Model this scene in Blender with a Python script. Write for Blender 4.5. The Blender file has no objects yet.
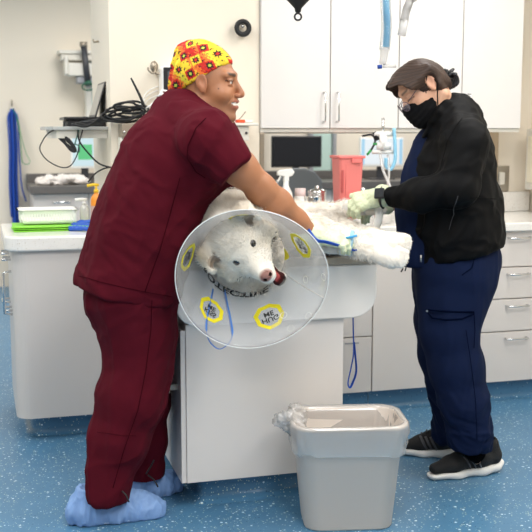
import bpy, bmesh, math, random
import numpy as np
from mathutils import Vector, Matrix
random.seed(5); rng = np.random.default_rng(7)
SC = bpy.context.scene; COL = SC.collection; PI = math.pi
# ---------------------------------------------------------------- camera
YAW = math.radians(16); TILT = math.radians(7.7); EYE = 1.36
CY, SY = math.cos(YAW), math.sin(YAW)
cam = bpy.data.cameras.new('camera'); cam.sensor_width = 36; cam.lens = 36*1000/532; cam.clip_start = .05; cam.clip_end = 100
co = bpy.data.objects.new('camera', cam); COL.objects.link(co)
co.location = (0, 0, EYE); co.rotation_euler = (PI/2-TILT, 0, -YAW); SC.camera = co
cam.dof.use_dof = True; cam.dof.focus_distance = 3.6; cam.dof.aperture_fstop = 5
# ---------------------------------------------------------------- world, lights, exposure
w = bpy.data.worlds.new('world'); SC.world = w; w.use_nodes = True
w.node_tree.nodes['Background'].inputs[0].default_value = (1, .985, .965, 1)
w.node_tree.nodes['Background'].inputs[1].default_value = .38
def area(x, y, z, sx, sy, power, col=(1, .98, .955), rot=(0, 0, 0)):
    l = bpy.data.lights.new('ceiling_panel_light', 'AREA'); l.shape = 'RECTANGLE'; l.size = sx; l.size_y = sy; l.energy = power; l.color = col
    o = bpy.data.objects.new('ceiling_panel_light', l); COL.objects.link(o); o.location = (x, y, z); o.rotation_euler = rot
for x, y, p in ((-.9, 2.1, 34), (.9, 1.7, 34), (2.6, 2.0, 32), (.2, 3.7, 20), (2.1, 3.6, 26), (-1.2, 4.6, 24), (.9, 0, 34), (-1.2, 0, 28)):
    area(x, y, 2.72, .6, 1.2, p)
for x, y, p in ((-1.2, 7.2, 40), (1.0, 7.2, 40), (3.6, 7.4, 55)):
    area(x, y, 2.72, .6, 1.2, p)
SC.view_settings.view_transform = 'Standard'; SC.view_settings.look = 'None'; SC.view_settings.gamma = 1
SC.view_settings.exposure = 0.0
# ---------------------------------------------------------------- point helpers
CT, ST = math.cos(TILT), math.sin(TILT)
def V(px, py, d):
    """point in the viewing frame (right, away, up above floor) at horizontal distance d"""
    x = (px-266)/1000; v = -(py-266)/1000; f = CT+v*ST; t = d/f
    return np.array([x*t, d, EYE+(v*CT-ST)*t])
def W(v): return (v[0]*CY+v[1]*SY, -v[0]*SY+v[1]*CY, v[2])
def U(x, y, z): return np.array([x*CY-y*SY, x*SY+y*CY, z])      # world -> viewing frame
# ---------------------------------------------------------------- materials
def srgb(c):
    if isinstance(c, str): c = [int(c[i:i+2], 16)/255 for i in (0, 2, 4)]
    return tuple((x/12.92 if x <= .04045 else ((x+.055)/1.055)**2.4) for x in c)
def mat(name, c, rough=.5, metal=0, spec=.5, bump=0, bscale=60, var=0, vscale=8, alpha=1, trans=0, emis=0, sheen=0, coat=0, sss=0, vcol=False, bkind='noise', bstretch=(1, 1, 1)):
    m = bpy.data.materials.new(name); m.use_nodes = True; nt = m.node_tree; b = nt.nodes['Principled BSDF']; L = nt.links.new
    c = srgb(c); I = b.inputs
    I['Base Color'].default_value = (*c, 1); I['Roughness'].default_value = rough; I['Metallic'].default_value = metal
    I['Specular IOR Level'].default_value = spec; I['Alpha'].default_value = alpha; I['Transmission Weight'].default_value = trans
    I['Coat Weight'].default_value = coat; I['Sheen Weight'].default_value = sheen
    if sss: I['Subsurface Weight'].default_value = sss; I['Subsurface Radius'].default_value = (.012, .005, .003); I['Subsurface Scale'].default_value = .6
    if emis: I['Emission Color'].default_value = (*c, 1); I['Emission Strength'].default_value = emis
    tc = nt.nodes.new('ShaderNodeTexCoord')
    if vcol:
        a = nt.nodes.new('ShaderNodeAttribute'); a.attribute_name = 'Col'; L(a.outputs['Color'], I['Base Color'])
    if var:
        n = nt.nodes.new('ShaderNodeTexNoise'); n.inputs['Scale'].default_value = vscale; n.inputs['Detail'].default_value = 4
        L(tc.outputs['Object'], n.inputs['Vector'])
        r = nt.nodes.new('ShaderNodeMapRange'); r.inputs[1].default_value = .3; r.inputs[2].default_value = .7; r.inputs[3].default_value = 1-var; r.inputs[4].default_value = 1+var
        L(n.outputs[0], r.inputs[0])
        h = nt.nodes.new('ShaderNodeHueSaturation'); h.inputs['Color'].default_value = (*c, 1); L(r.outputs[0], h.inputs['Value'])
        if vcol: L(a.outputs['Color'], h.inputs['Color'])
        L(h.outputs[0], I['Base Color'])
    if bump:
        mp = nt.nodes.new('ShaderNodeMapping'); mp.inputs['Scale'].default_value = bstretch; L(tc.outputs['Object'], mp.inputs[0])
        n = nt.nodes.new('ShaderNodeTexNoise'); n.inputs['Scale'].default_value = bscale; n.inputs['Detail'].default_value = 3
        L(mp.outputs[0], n.inputs['Vector'])
        bn = nt.nodes.new('ShaderNodeBump'); bn.inputs['Strength'].default_value = bump; bn.inputs['Distance'].default_value = .01
        L(n.outputs[0], bn.inputs['Height']); L(bn.outputs[0], I['Normal'])
    return m
def speckled(name, base, specks, rough, sc=90, thr=.12, var=.05, coat=0):
    m = mat(name, base, rough, coat=coat); nt = m.node_tree; L = nt.links.new; b = nt.nodes['Principled BSDF']
    tc = nt.nodes.new('ShaderNodeTexCoord'); last = None
    nz = nt.nodes.new('ShaderNodeTexNoise'); nz.inputs['Scale'].default_value = 5; nz.inputs['Detail'].default_value = 5; L(tc.outputs['Object'], nz.inputs['Vector'])
    r = nt.nodes.new('ShaderNodeMapRange'); r.inputs[1].default_value = .3; r.inputs[2].default_value = .7; r.inputs[3].default_value = 1-var; r.inputs[4].default_value = 1+var; L(nz.outputs[0], r.inputs[0])
    h = nt.nodes.new('ShaderNodeHueSaturation'); h.inputs['Color'].default_value = (*srgb(base), 1); L(r.outputs[0], h.inputs['Value']); last = h.outputs[0]
    for k, (c, s, t) in enumerate(specks):
        v = nt.nodes.new('ShaderNodeTexVoronoi'); v.inputs['Scale'].default_value = s; L(tc.outputs['Object'], v.inputs['Vector'])
        sp = nt.nodes.new('ShaderNodeSeparateColor'); L(v.outputs['Color'], sp.inputs[0])
        # only some cells carry a chip, of differing size
        mm = nt.nodes.new('ShaderNodeMath'); mm.operation = 'MULTIPLY'; L(sp.outputs[0], mm.inputs[0]); mm.inputs[1].default_value = t
        lt = nt.nodes.new('ShaderNodeMath'); lt.operation = 'LESS_THAN'; L(v.outputs['Distance'], lt.inputs[0]); L(mm.outputs[0], lt.inputs[1])
        g = nt.nodes.new('ShaderNodeMath'); g.operation = 'GREATER_THAN'; L(sp.outputs[1], g.inputs[0]); g.inputs[1].default_value = .45
        an = nt.nodes.new('ShaderNodeMath'); an.operation = 'MULTIPLY'; L(lt.outputs[0], an.inputs[0]); L(g.outputs[0], an.inputs[1])
        mx = nt.nodes.new('ShaderNodeMix'); mx.data_type = 'RGBA'; L(an.outputs[0], mx.inputs[0]); L(last, mx.inputs[6]); mx.inputs[7].default_value = (*srgb(c), 1); last = mx.outputs[2]
    L(last, b.inputs['Base Color']); return m
M = {
 'wall': mat('cream_paint', 'eee4d3', .85, bump=.03, bscale=120),
 'wall2': mat('pale_paint', 'eff0e4', .85),
 'ceil': mat('ceiling_white', 'f2f0ea', .9),
 'floor': speckled('blue_speckled_vinyl', '4a7899', (('cfe0ea', 62, .3), ('c6d4c0', 120, .32), ('2c5878', 80, .28)), .34, var=.06),
 'lam': mat('grey_laminate', 'dcd5cf', .42, bump=.01, bscale=300),
 'lamw': mat('white_laminate', 'e3e0dd', .4),
 'lamg': mat('cool_grey_laminate', 'd2ccc7', .4),
 'gap': mat('dark_gap', '6b6663', .8),
 'quartz': speckled('white_quartz', 'efece6', (('d8cfc2', 120, .35), ('c8c0b4', 200, .3)), .16, var=.04),
 'darktop': mat('charcoal_worktop', '66625f', .35, var=.06, vscale=30),
 'steel': mat('brushed_steel', 'c4c0ba', .3, metal=1, bump=.02, bscale=200, bstretch=(1, 1, 12)),
 'steeld': mat('warm_steel', 'a89c8c', .38, metal=.7),
 'chrome': mat('chrome', 'dcdcdc', .12, metal=1),
 'tub': mat('white_enamel_tub', 'e8e3dd', .22, coat=.3),
 'matn': mat('navy_vinyl', '27304f', .38, bump=.1, bscale=30),
 'black': mat('black_plastic', '17171a', .35),
 'blackr': mat('black_rubber', '141416', .6),
 'dgrey': mat('dark_grey_plastic', '3b3c40', .45),
 'grey': mat('grey_plastic', '9b9ca0', .45),
 'white': mat('white_plastic', 'f1f0ec', .35),
 'offw': mat('offwhite_plastic', 'e0dcd2', .45),
 'screen': mat('black_screen', '1d1e22', .22),
 'blue': mat('blue_nylon', '1b4fb4', .5, bump=.1, bscale=200),
 'green': mat('green_nylon', '35a052', .5),
 'lime': mat('lime_plastic', '86d637', .4),
 'wood': mat('brown_wood', 'a0714a', .5),
 'amber': mat('amber_bottle', 'e88f2e', .3),
 'yel': mat('yellow_plastic', 'f0c52c', .4),
 'fabg': mat('grey_mesh_fabric', '8d9196', .8),
 'bin': mat('grey_bin_plastic', 'd6cabf', .5, bump=.02, bscale=150),
}
def clear(name, c, mixw=.5, rough=.15, gloss=.12):
    """thin translucent plastic: see-through + milky diffuse + gloss"""
    m = bpy.data.materials.new(name); m.use_nodes = True; nt = m.node_tree; L = nt.links.new
    for n in list(nt.nodes):
        if n.type != 'OUTPUT_MATERIAL': nt.nodes.remove(n)
    out = [n for n in nt.nodes if n.type == 'OUTPUT_MATERIAL'][0]
    t = nt.nodes.new('ShaderNodeBsdfTransparent'); t.inputs[0].default_value = (.97, .98, 1, 1)
    d = nt.nodes.new('ShaderNodeBsdfDiffuse'); d.inputs[0].default_value = (*srgb(c), 1)
    tl = nt.nodes.new('ShaderNodeBsdfTranslucent'); tl.inputs[0].default_value = (*srgb(c), 1)
    g = nt.nodes.new('ShaderNodeBsdfGlossy'); g.inputs['Roughness'].default_value = rough
    a = nt.nodes.new('ShaderNodeMixShader'); a.inputs[0].default_value = .4; L(d.outputs[0], a.inputs[1]); L(tl.outputs[0], a.inputs[2])
    b = nt.nodes.new('ShaderNodeMixShader'); b.inputs[0].default_value = mixw; L(t.outputs[0], b.inputs[1]); L(a.outputs[0], b.inputs[2])
    fr = nt.nodes.new('ShaderNodeLayerWeight'); fr.inputs[0].default_value = .2
    ad = nt.nodes.new('ShaderNodeMath'); ad.operation = 'MULTIPLY_ADD'; ad.inputs[1].default_value = .5; ad.inputs[2].default_value = gloss; L(fr.outputs['Fresnel'], ad.inputs[0]); ad.use_clamp = True
    e = nt.nodes.new('ShaderNodeMixShader'); L(ad.outputs[0], e.inputs[0]); L(b.outputs[0], e.inputs[1]); L(g.outputs[0], e.inputs[2])
    L(e.outputs[0], out.inputs[0]); return m
M['cone'] = clear('milky_cone_plastic', 'f2f1ee', .28, .10, .03)
M['bag'] = clear('thin_bin_liner', 'faf5ee', .34, .16, .12)
M['hose'] = clear('clear_hose', 'f0eeea', .45, .2, .08)
M['hosec'] = clear('very_clear_hose', 'f0eeea', .12, .2, .03)
M['pane'] = clear('window_pane', 'd9ebe4', .35, .08, .06)
# ---------------------------------------------------------------- object helpers
def link(name, verts, faces, m, parent=None, smooth=False, off=None, mats=None, mi=None, col=None):
    me = bpy.data.meshes.new(name)
    verts = np.asarray(verts, dtype=float)
    if parent is not None and off is None: off = OFF.get(parent.name, (0, 0, 0))
    if off is not None: verts = verts-np.array(off)
    me.from_pydata(verts.tolist(), [], faces if isinstance(faces, list) else faces.tolist()); me.update()
    for x in (mats or [m]): me.materials.append(x)
    if mi is not None: me.polygons.foreach_set('material_index', mi)
    if smooth: me.polygons.foreach_set('use_smooth', [True]*len(me.polygons))
    if col is not None:
        a = me.color_attributes.new('Col', 'FLOAT_COLOR', 'POINT'); a.data.foreach_set('color', np.hstack([col, np.ones((len(col), 1))]).ravel().astype(np.float32))
    o = bpy.data.objects.new(name, me); COL.objects.link(o)
    if parent is not None: o.parent = parent
    if off is not None: OFF[o.name] = tuple(map(float, off))
    return o
OFF = {}      # where each object's local origin lies
class MB:
    def __init__(s): s.v = []; s.f = []; s.sm = []
    def add(s, v, f, sm=False):
        n = len(s.v); s.v += [tuple(map(float, p)) for p in v]; s.f += [tuple(i+n for i in q) for q in f]; s.sm += [sm]*len(f); return s
    def bm(s, bm, sm=False):
        bm.verts.index_update(); r = s.add([v.co[:] for v in bm.verts], [[v.index for v in f.verts] for f in bm.faces], sm); bm.free(); return r
    def box(s, a, b, bev=0, seg=2, rot=None, mtx=None):
        bm = bmesh.new(); bmesh.ops.create_cube(bm, size=1)
        c = [(a[i]+b[i])/2 for i in range(3)]; d = [abs(b[i]-a[i]) for i in range(3)]
        for v in bm.verts: v.co = Vector((v.co[i]*d[i] for i in range(3)))
        if bev: bmesh.ops.bevel(bm, geom=bm.edges[:], offset=min(bev, min(d)*.45), segments=seg, affect='EDGES', profile=.5)
        mt = Matrix.Translation(c)
        if rot: mt = mt @ rot
        if mtx: mt = mtx @ mt
        bm.transform(mt); return s.bm(bm)
    def tube(s, pts, r, n=10, cap=True, smooth_path=0, closed=False, flat=None):
        P = [Vector(map(float, p)) for p in pts]
        if smooth_path: P = crom(P, smooth_path, closed)
        N = len(P); R = r if callable(r) else (lambda t: r); rings = []; up = None
        for i, p in enumerate(P):
            t = (P[(i+1) % N]-P[i-1]) if closed else (P[min(i+1, N-1)]-P[max(i-1, 0)])
            t = t.normalized() if t.length > 1e-9 else Vector((0, 0, 1))
            if up is None: up = t.orthogonal().normalized() if abs(t.z) > .95 else Vector((0, 0, 1))
            up = (up-t*up.dot(t)); up = up.normalized() if up.length > 1e-6 else t.orthogonal().normalized()
            sd = t.cross(up); rr = R(i/max(1, N-1))
            fa, fb = flat if flat else (1, 1)
            rings.append([p+(up*math.cos(2*PI*k/n)*fa+sd*math.sin(2*PI*k/n)*fb)*rr for k in range(n)])
        v = [q for rg in rings for q in rg]; f = []
        for i in range(N if closed else N-1):
            j = (i+1) % N
            for k in range(n): f.append((i*n+k, i*n+(k+1) % n, j*n+(k+1) % n, j*n+k))
        if cap and not closed: f.append(tuple(range(n-1, -1, -1))); f.append(tuple((N-1)*n+k for k in range(n)))
        return s.add(v, f, True)
    def lathe(s, prof, c=(0, 0, 0), n=32, mtx=None, cap=True, sq=None):
        v = []; f = []
        for r, z in prof:
            for k in range(n):
                a = 2*PI*k/n; x, y = r*math.cos(a), r*math.sin(a)
                p = Vector((x, y, z)); p = mtx @ p if mtx else p; v.append((p[0]+c[0], p[1]+c[1], p[2]+c[2]))
        for i in range(len(prof)-1):
            for k in range(n): f.append((i*n+k, i*n+(k+1) % n, (i+1)*n+(k+1) % n, (i+1)*n+k))
        if cap: f.append(tuple(range(n-1, -1, -1))); f.append(tuple((len(prof)-1)*n+k for k in range(n)))
        return s.add(v, f, True)
    def prism(s, poly, h0, h1, bev=0, mtx=None, seg=2):
        """outline in XY extruded from z=h0 to h1"""
        bm = bmesh.new(); a = [bm.verts.new((x, y, h0)) for x, y in poly]; fc = bm.faces.new(a)
        r = bmesh.ops.extrude_face_region(bm, geom=[fc])
        for e in r['geom']:
            if isinstance(e, bmesh.types.BMVert): e.co.z = h1
        bmesh.ops.recalc_face_normals(bm, faces=bm.faces[:])
        if bev:
            es = [e for e in bm.edges if abs(e.verts[0].co.z-e.verts[1].co.z) < 1e-6]
            bmesh.ops.bevel(bm, geom=es, offset=bev, segments=seg, affect='EDGES', profile=.5)
        if mtx: bm.transform(mtx)
        return s.bm(bm)
    def build(s, name, m, parent=None, off=None):
        o = link(name, s.v, s.f, m, parent, off=off); o.data.polygons.foreach_set('use_smooth', s.sm)
        bm = bmesh.new(); bm.from_mesh(o.data); bmesh.ops.recalc_face_normals(bm, faces=bm.faces[:]); bm.to_mesh(o.data); bm.free()
        return o
def crom(P, k, closed=False):
    P = [Vector(p) for p in P]; N = len(P); out = []
    for i in range(N if closed else N-1):
        a = P[i-1] if (closed or i > 0) else P[0]*2-P[1]; b = P[i]; c = P[(i+1) % N]
        d = P[(i+2) % N] if (closed or i+2 < N) else P[-1]*2-P[-2]
        for j in range(k):
            t = j/k; out.append(.5*((2*b)+(c-a)*t+(2*a-5*b+4*c-d)*t*t+(3*b-a-3*c+d)*t**3))
    if not closed: out.append(P[-1])
    return out
def tag(o, label=None, cat=None, group=None, kind=None):
    if label: o['label'] = label
    if cat: o['category'] = cat
    if group: o['group'] = group
    if kind: o['kind'] = kind
    return o
def thing(name, label, cat, loc=(0, 0, 0), group=None, view=False):
    """Empty at a thing's base. view=True: its parts are given in the viewing frame (turned with the camera's heading)."""
    o = bpy.data.objects.new(name, None); COL.objects.link(o); o.empty_display_size = .1
    if view: o.location = W(loc); o.rotation_euler = (0, 0, -YAW)
    else: o.location = loc
    OFF[o.name] = tuple(map(float, loc)); return tag(o, label, cat, group)
def one(mb, name, m, label, cat, loc, group=None, view=False):
    """single-mesh thing whose origin is its base"""
    o = mb.build(name, m, off=loc)
    o.location = W(loc) if view else loc
    if view: o.rotation_euler = (0, 0, -YAW)
    return tag(o, label, cat, group)
def struct(name, mb, m): return tag(mb.build(name, m), kind='structure')
def rrect(x0, y0, x1, y1, r, n=6, corners=(1, 1, 1, 1)):
    out = []
    for (cx, cy, a), on in zip(((x1-r, y0+r, -90), (x1-r, y1-r, 0), (x0+r, y1-r, 90), (x0+r, y0+r, 180)), corners):
        if on: out += [(cx+r*math.cos(math.radians(a+90*i/n)), cy+r*math.sin(math.radians(a+90*i/n))) for i in range(n+1)]
        else: out.append({-90: (x1, y0), 0: (x1, y1), 90: (x0, y1), 180: (x0, y0)}[a])
    return out
# ---------------------------------------------------------------- implicit surfaces for bodies, clothes and animals
class SDF:
    def __init__(s, lo, hi, h):
        s.h = h; s.lo = np.array(lo, float); s.n = np.ceil((np.array(hi)-s.lo)/h).astype(int)+1
        s.a = np.full(tuple(s.n), .2, np.float32)
    def _sub(s, lo, hi, m):
        i0 = np.clip(np.floor((np.array(lo)-m-s.lo)/s.h).astype(int), 0, s.n); i1 = np.clip(np.ceil((np.array(hi)+m-s.lo)/s.h).astype(int)+1, 0, s.n)
        if (i1 <= i0).any(): return None
        ax = [s.lo[k]+s.h*np.arange(i0[k], i1[k], dtype=np.float32) for k in range(3)]
        return tuple(slice(i0[k], i1[k]) for k in range(3)), (ax[0][:, None, None].astype(np.float32), ax[1][None, :, None].astype(np.float32), ax[2][None, None, :].astype(np.float32))
    def _comb(s, sl, d, k, op):
        a = s.a[sl]
        if op == 'add':
            h = np.clip(.5+.5*(d-a)/k, 0, 1); s.a[sl] = d*(1-h)+a*h-k*h*(1-h)
        else:
            h = np.clip(.5-.5*(d+a)/k, 0, 1); s.a[sl] = a*(1-h)-d*h+k*h*(1-h)
    def seg(s, a, b, ra, rb=None, k=.02, ax=None, sc=1, op='add'):
        rb = ra if rb is None else rb; a = np.array(a, float); b = np.array(b, float); R = max(ra, rb)*max(1, sc)
        r = s._sub(np.minimum(a, b)-R, np.maximum(a, b)+R, k+2*s.h)
        if r is None: return s
        sl, (X, Y, Z) = r
        if ax is not None:
            ax = np.array(ax, float); ax /= np.linalg.norm(ax); g = 1/sc-1
            t = (X*ax[0]+Y*ax[1]+Z*ax[2])*g; X = X+t*ax[0]; Y = Y+t*ax[1]; Z = Z+t*ax[2]
            a = a+ax*(a@ax)*g; b = b+ax*(b@ax)*g
        ba = b-a; L = max(ba@ba, 1e-12); px, py, pz = X-a[0], Y-a[1], Z-a[2]
        t = np.clip((px*ba[0]+py*ba[1]+pz*ba[2])/L, 0, 1)
        d = np.sqrt((px-t*ba[0])**2+(py-t*ba[1])**2+(pz-t*ba[2])**2)-(ra+(rb-ra)*t)
        s._comb(sl, d.astype(np.float32), k, op); return s
    def chain(s, pts, k=.02, ax=None, sc=1, op='add'):
        for p, q in zip(pts[:-1], pts[1:]): s.seg(p[0], q[0], p[1], q[1], k, ax, sc, op)
        return s
    def ell(s, c, r, k=.02, R=None, op='add'):
        """ellipsoid with radii r along columns of R"""
        c = np.array(c, float); r = np.array(r, float); m = r.max()
        q = s._sub(c-m, c+m, k+2*s.h)
        if q is None: return s
        sl, (X, Y, Z) = q; X, Y, Z = X-c[0], Y-c[1], Z-c[2]; R = np.eye(3) if R is None else np.array(R, float)
        u = [(X*R[0, i]+Y*R[1, i]+Z*R[2, i]) for i in range(3)]
        k0 = np.sqrt(sum((u[i]/r[i])**2 for i in range(3))); k1 = np.sqrt(sum((u[i]/r[i]**2)**2 for i in range(3)))+1e-9
        d = k0*(k0-1)/k1; s._comb(sl, d.astype(np.float32), k, op); return s
    def plane(s, p, n, k=.004, off=0, lo=None, hi=None):
        """cut away the side n points to"""
        n = np.array(n, float); n /= np.linalg.norm(n); p = np.array(p, float)
        X = s.lo[0]+s.h*np.arange(s.n[0])[:, None, None]; Y = s.lo[1]+s.h*np.arange(s.n[1])[None, :, None]; Z = s.lo[2]+s.h*np.arange(s.n[2])[None, None, :]
        d = ((X-p[0])*n[0]+(Y-p[1])*n[1]+(Z-p[2])*n[2]).astype(np.float32)
        h = np.clip(.5-.5*(d-s.a)/k, 0, 1); s.a = (d*(1-h)+s.a*h+k*h*(1-h)).astype(np.float32); return s
    def mesh(s):
        a = s.a; neg = a < 0
        c = np.zeros(tuple(np.array(a.shape)-1), np.uint8)
        for i in (0, 1):
            for j in (0, 1):
                for k in (0, 1): c += neg[i:a.shape[0]-1+i, j:a.shape[1]-1+j, k:a.shape[2]-1+k]
        I = np.argwhere((c > 0) & (c < 8)); idx = np.full(c.shape, -1, np.int64); idx[tuple(I.T)] = np.arange(len(I))
        cs = np.array([(i, j, k) for i in (0, 1) for j in (0, 1) for k in (0, 1)])
        vals = np.stack([a[tuple((I+o).T)] for o in cs], 1).astype(float)
        acc = np.zeros((len(I), 3)); cnt = np.zeros(len(I))
        for p in range(8):
            for q in range(p+1, 8):
                if abs(cs[p]-cs[q]).sum() != 1: continue
                va, vb = vals[:, p], vals[:, q]; m = (va < 0) != (vb < 0)
                t = np.where(m, va/np.where(m, va-vb, 1), 0)[:, None]
                acc += np.where(m[:, None], cs[p]+t*(cs[q]-cs[p]), 0); cnt += m
        P = s.lo+s.h*(I+acc/cnt[:, None]); F = []
        for ax in range(3):
            u, v = (ax+1) % 3, (ax+2) % 3; sl0 = [slice(None)]*3; sl1 = [slice(None)]*3
            sl0[ax] = slice(0, -1); sl1[ax] = slice(1, None)
            E = np.argwhere(neg[tuple(sl0)] != neg[tuple(sl1)]); E = E[(E[:, u] > 0) & (E[:, v] > 0) & (E[:, u] < a.shape[u]-1) & (E[:, v] < a.shape[v]-1)]
            du = np.zeros(3, int); du[u] = 1; dv = np.zeros(3, int); dv[v] = 1
            q = np.stack([idx[tuple((E-du-dv).T)], idx[tuple((E-dv).T)], idx[tuple(E.T)], idx[tuple((E-du).T)]], 1)
            fl = ~neg[tuple(E.T)]; q[fl] = q[fl][:, ::-1]; F.append(q)
        F = np.concatenate(F); F = F[(F >= 0).all(1)]
        return P, F
def normals(P, F):
    n = np.cross(P[F[:, 2]]-P[F[:, 0]], P[F[:, 3 if F.shape[1] > 3 else 1]]-P[F[:, 1 if F.shape[1] > 3 else 0]])
    N = np.zeros_like(P)
    for k in range(F.shape[1]): np.add.at(N, F[:, k], n)
    return N/(np.linalg.norm(N, axis=1)[:, None]+1e-12)
def relax(P, F, it=2):
    for _ in range(it):
        acc = np.zeros_like(P); cnt = np.zeros(len(P))
        for k in range(4):
            j = (k+1) % 4; np.add.at(acc, F[:, k], P[F[:, j]]); np.add.at(acc, F[:, j], P[F[:, k]]); np.add.at(cnt, F[:, k], 1); np.add.at(cnt, F[:, j], 1)
        P = P*.5+.5*acc/cnt[:, None]
    return P
def wnoise(P, sc, seed=0):
    """smooth pseudo noise in -1..1 from sums of warped sines"""
    r = np.random.default_rng(seed); out = 0; A = 0; Q = P*sc
    for o in range(4):
        d = r.normal(size=(3, 3)); ph = r.uniform(0, 6.28, 3)
        wv = np.sin(Q@d.T+ph); out = out+np.sin(wv.sum(1)*1.3+(Q@d[0])*1.1+ph[1])/(1.6**o); A += 1/(1.6**o); Q = Q*1.7
    return out/A
def folds(P, F, amp, sc, seed=0, dirn=None, sharp=2.0):
    """cloth creases: ridged noise stretched along dirn"""
    N = normals(P, F); Q = P.copy()
    if dirn is not None:
        d = np.array(dirn, float); d /= np.linalg.norm(d); Q = Q-np.outer(P@d, d)*.72
    r = 1-np.abs(wnoise(Q, sc, seed)); return P+N*(amp*(r**sharp-.4))[:, None]
def dense(name, s, m, parent, it=2, fold=None, col=None, post=None):
    P, F = s.mesh() if isinstance(s, SDF) else s
    P = relax(P, F, it)
    if fold:
        for a in (fold if isinstance(fold, list) else [fold]): P = folds(P, F, *a)
    if post: P = post(P, F)
    return link(name, P, F, m, parent, smooth=True, col=None if col is None else col(P))
# ================================================================ SETTING
YB, YW = 4.415, 5.05          # front of the base units, front of the clinic wall
struct('floor', MB().add([(-3, -2, 0), (6, -2, 0), (6, 9, 0), (-3, 9, 0)], [(0, 1, 2, 3)]), M['floor'])
struct('ceiling', MB().add([(-3, -2, 2.78), (6, -2, 2.78), (6, 9, 2.78), (-3, 9, 2.78)], [(0, 1, 2, 3)]), M['ceil'])
struct('wall_back', MB().box((-3, 9, 0), (6, 9.12, 2.78)), M['wall'])
mb = MB().box((.60, 4.705, .0), (1.316, 5.45, 2.78)).box((1.316, YW, 0), (1.395, 5.45, 2.78)); struct('wall_pier', mb, M['wall'])
# wall over and under the pass-through to the next room
mb = MB().box((1.395, YW, 0), (2.70, YW+.12, .905)); mb.box((1.395, YW, 1.372), (2.70, YW+.12, 2.78)); mb.box((2.70, YW, 0), (3.2, YW+.12, 2.78)); struct('wall_middle', mb, M['wall'])
struct('trim_1', MB().box((1.3165, 4.70, .915), (1.34, 4.76, 1.352), .004), M['steeld'])
struct('trim_2', MB().box((1.395, YW-.01, 1.345), (2.70, YW+.12, 1.372), .003), M['offw'])
struct('trim_3', MB().box((2.69, YW-.02, .92), (2.79, YW, 1.355), .004), mat('tan_panel', 'b9a58c', .5))
struct('wall_right', MB().box((3.0, -2, 0), (3.12, YW, 2.78)), M['wall'])
struct('wall_left', MB().box((-3.12, -2, 0), (-3, 9, 2.78)), M['wall'])
# far windows / glazed partition seen through the opening
for n, (x0, x1) in enumerate(((2.35, 2.50), (3.02, 3.22))):
    fr = MB(); fr.box((x0-.03, 8.93, .98), (x0, 9.0, 1.6)); fr.box((x1, 8.93, .98), (x1+.03, 9.0, 1.6)); fr.box((x0, 8.93, 1.57), (x1, 9.0, 1.6))
    f = tag(fr.build('window_%d' % (n+1), M['grey']), kind='structure')
    MB().box((x0, 8.97, .98), (x1, 8.98, 1.57)).build('pane', mat('green_glass', 'c3dcd2', .15), f)
wf = MB(); wf.box((.93, 8.92, 1.38), (.95, 9.0, 2.05)); wf.box((1.3, 8.92, 1.38), (1.32, 9, 2.05)); f = tag(wf.build('window_3', M['offw']), kind='structure')
MB().box((.95, 8.96, 1.38), (1.3, 8.97, 2.05)).build('pane', mat('green_glass_pale', 'dfeae2', .15), f)

# ---------------------------------------------------------------- cabinet pieces
def cove(x0, x1, y, h=.1, out=-1, r=.03):
    """vinyl turned up the plinth with a rounded foot"""
    prof = [(y-.001, h), (y-.001, .0+r)]+[(y-r+r*math.cos(a), r-r*math.sin(a)) for a in [i*PI/2/6 for i in range(1, 7)]]
    v = []; n = len(prof)
    for x in (x0, x1): v += [(x, p[0], p[1]+.001) for p in prof]
    return MB().add(v, [(i, i+1, n+i+1, n+i) for i in range(n-1)], True)
def bow(x, y, z, w, axis='x', drop=.03, r=.005):
    """wire handle standing off a front that faces -Y"""
    if axis == 'x': P = [(x-w/2, y, z), (x-w/2, y-drop+.006, z), (x-w/2+.006, y-drop, z), (x+w/2-.006, y-drop, z), (x+w/2, y-drop+.006, z), (x+w/2, y, z)]
    else: P = [(x, y, z-w/2), (x, y-drop+.006, z-w/2), (x, y-drop, z-w/2+.006), (x, y-drop, z+w/2-.006), (x, y-drop+.006, z+w/2), (x, y, z+w/2)]
    return MB().tube(P, r, 8)
# back base units -------------------------------------------------
def base_unit(label, x0, x1, fronts, m, group='base units along the back wall', handles=True):
    t = thing('base_cabinet', label, 'cabinet', ((x0+x1)/2, YB+.3, 0), group)
    b = MB().box((x0+.001, YB+.02, .1), (x1-.001, YW-.012, .868)); b.box((x0+.001, YB+.045, .0), (x1-.001, YW-.02, .1)); b.build('carcass', M['lamg'], t)
    cove(x0+.001, x1-.001, YB+.045).build('plinth_cove', M['floor'], t)
    for kind, z0, z1 in fronts:
        d = MB().box((x0+.003, YB, z0+.003), (x1-.003, YB+.019, z1-.003), .0015).build(kind, m, t)
        if kind == 'drawer' and handles: bow((x0+x1)/2 if x1-x0 < .5 else 2.575, YB, z1-.035, .115).build('handle', M['chrome'], d)
        if kind == 'door' and handles: bow(x1-.04, YB, z1-.12, .12, 'z').build('handle', M['chrome'], d)
    return t
base_unit('pale four-drawer base unit with wire handles at far right behind the woman', 2.35, 2.985, (('drawer', .1, .36), ('drawer', .36, .526), ('drawer', .526, .686), ('drawer', .686, .868)), M['lam'])
base_unit('plain pale base panel between blue leash and the woman in navy trousers', 1.80, 2.35, (('door', .1, .868),), M['lam'], handles=False)
t = base_unit('grey base unit with split front seen beneath the tub overhang', 1.40, 1.80, (('drawer', .1, .377), ('drawer', .377, .868)), M['lamg'], handles=False)
mb = MB().box((1.66, YB-.004, .345), (1.73, YB, .352)); mb.build('vent_slot', M['grey'], t)
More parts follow.
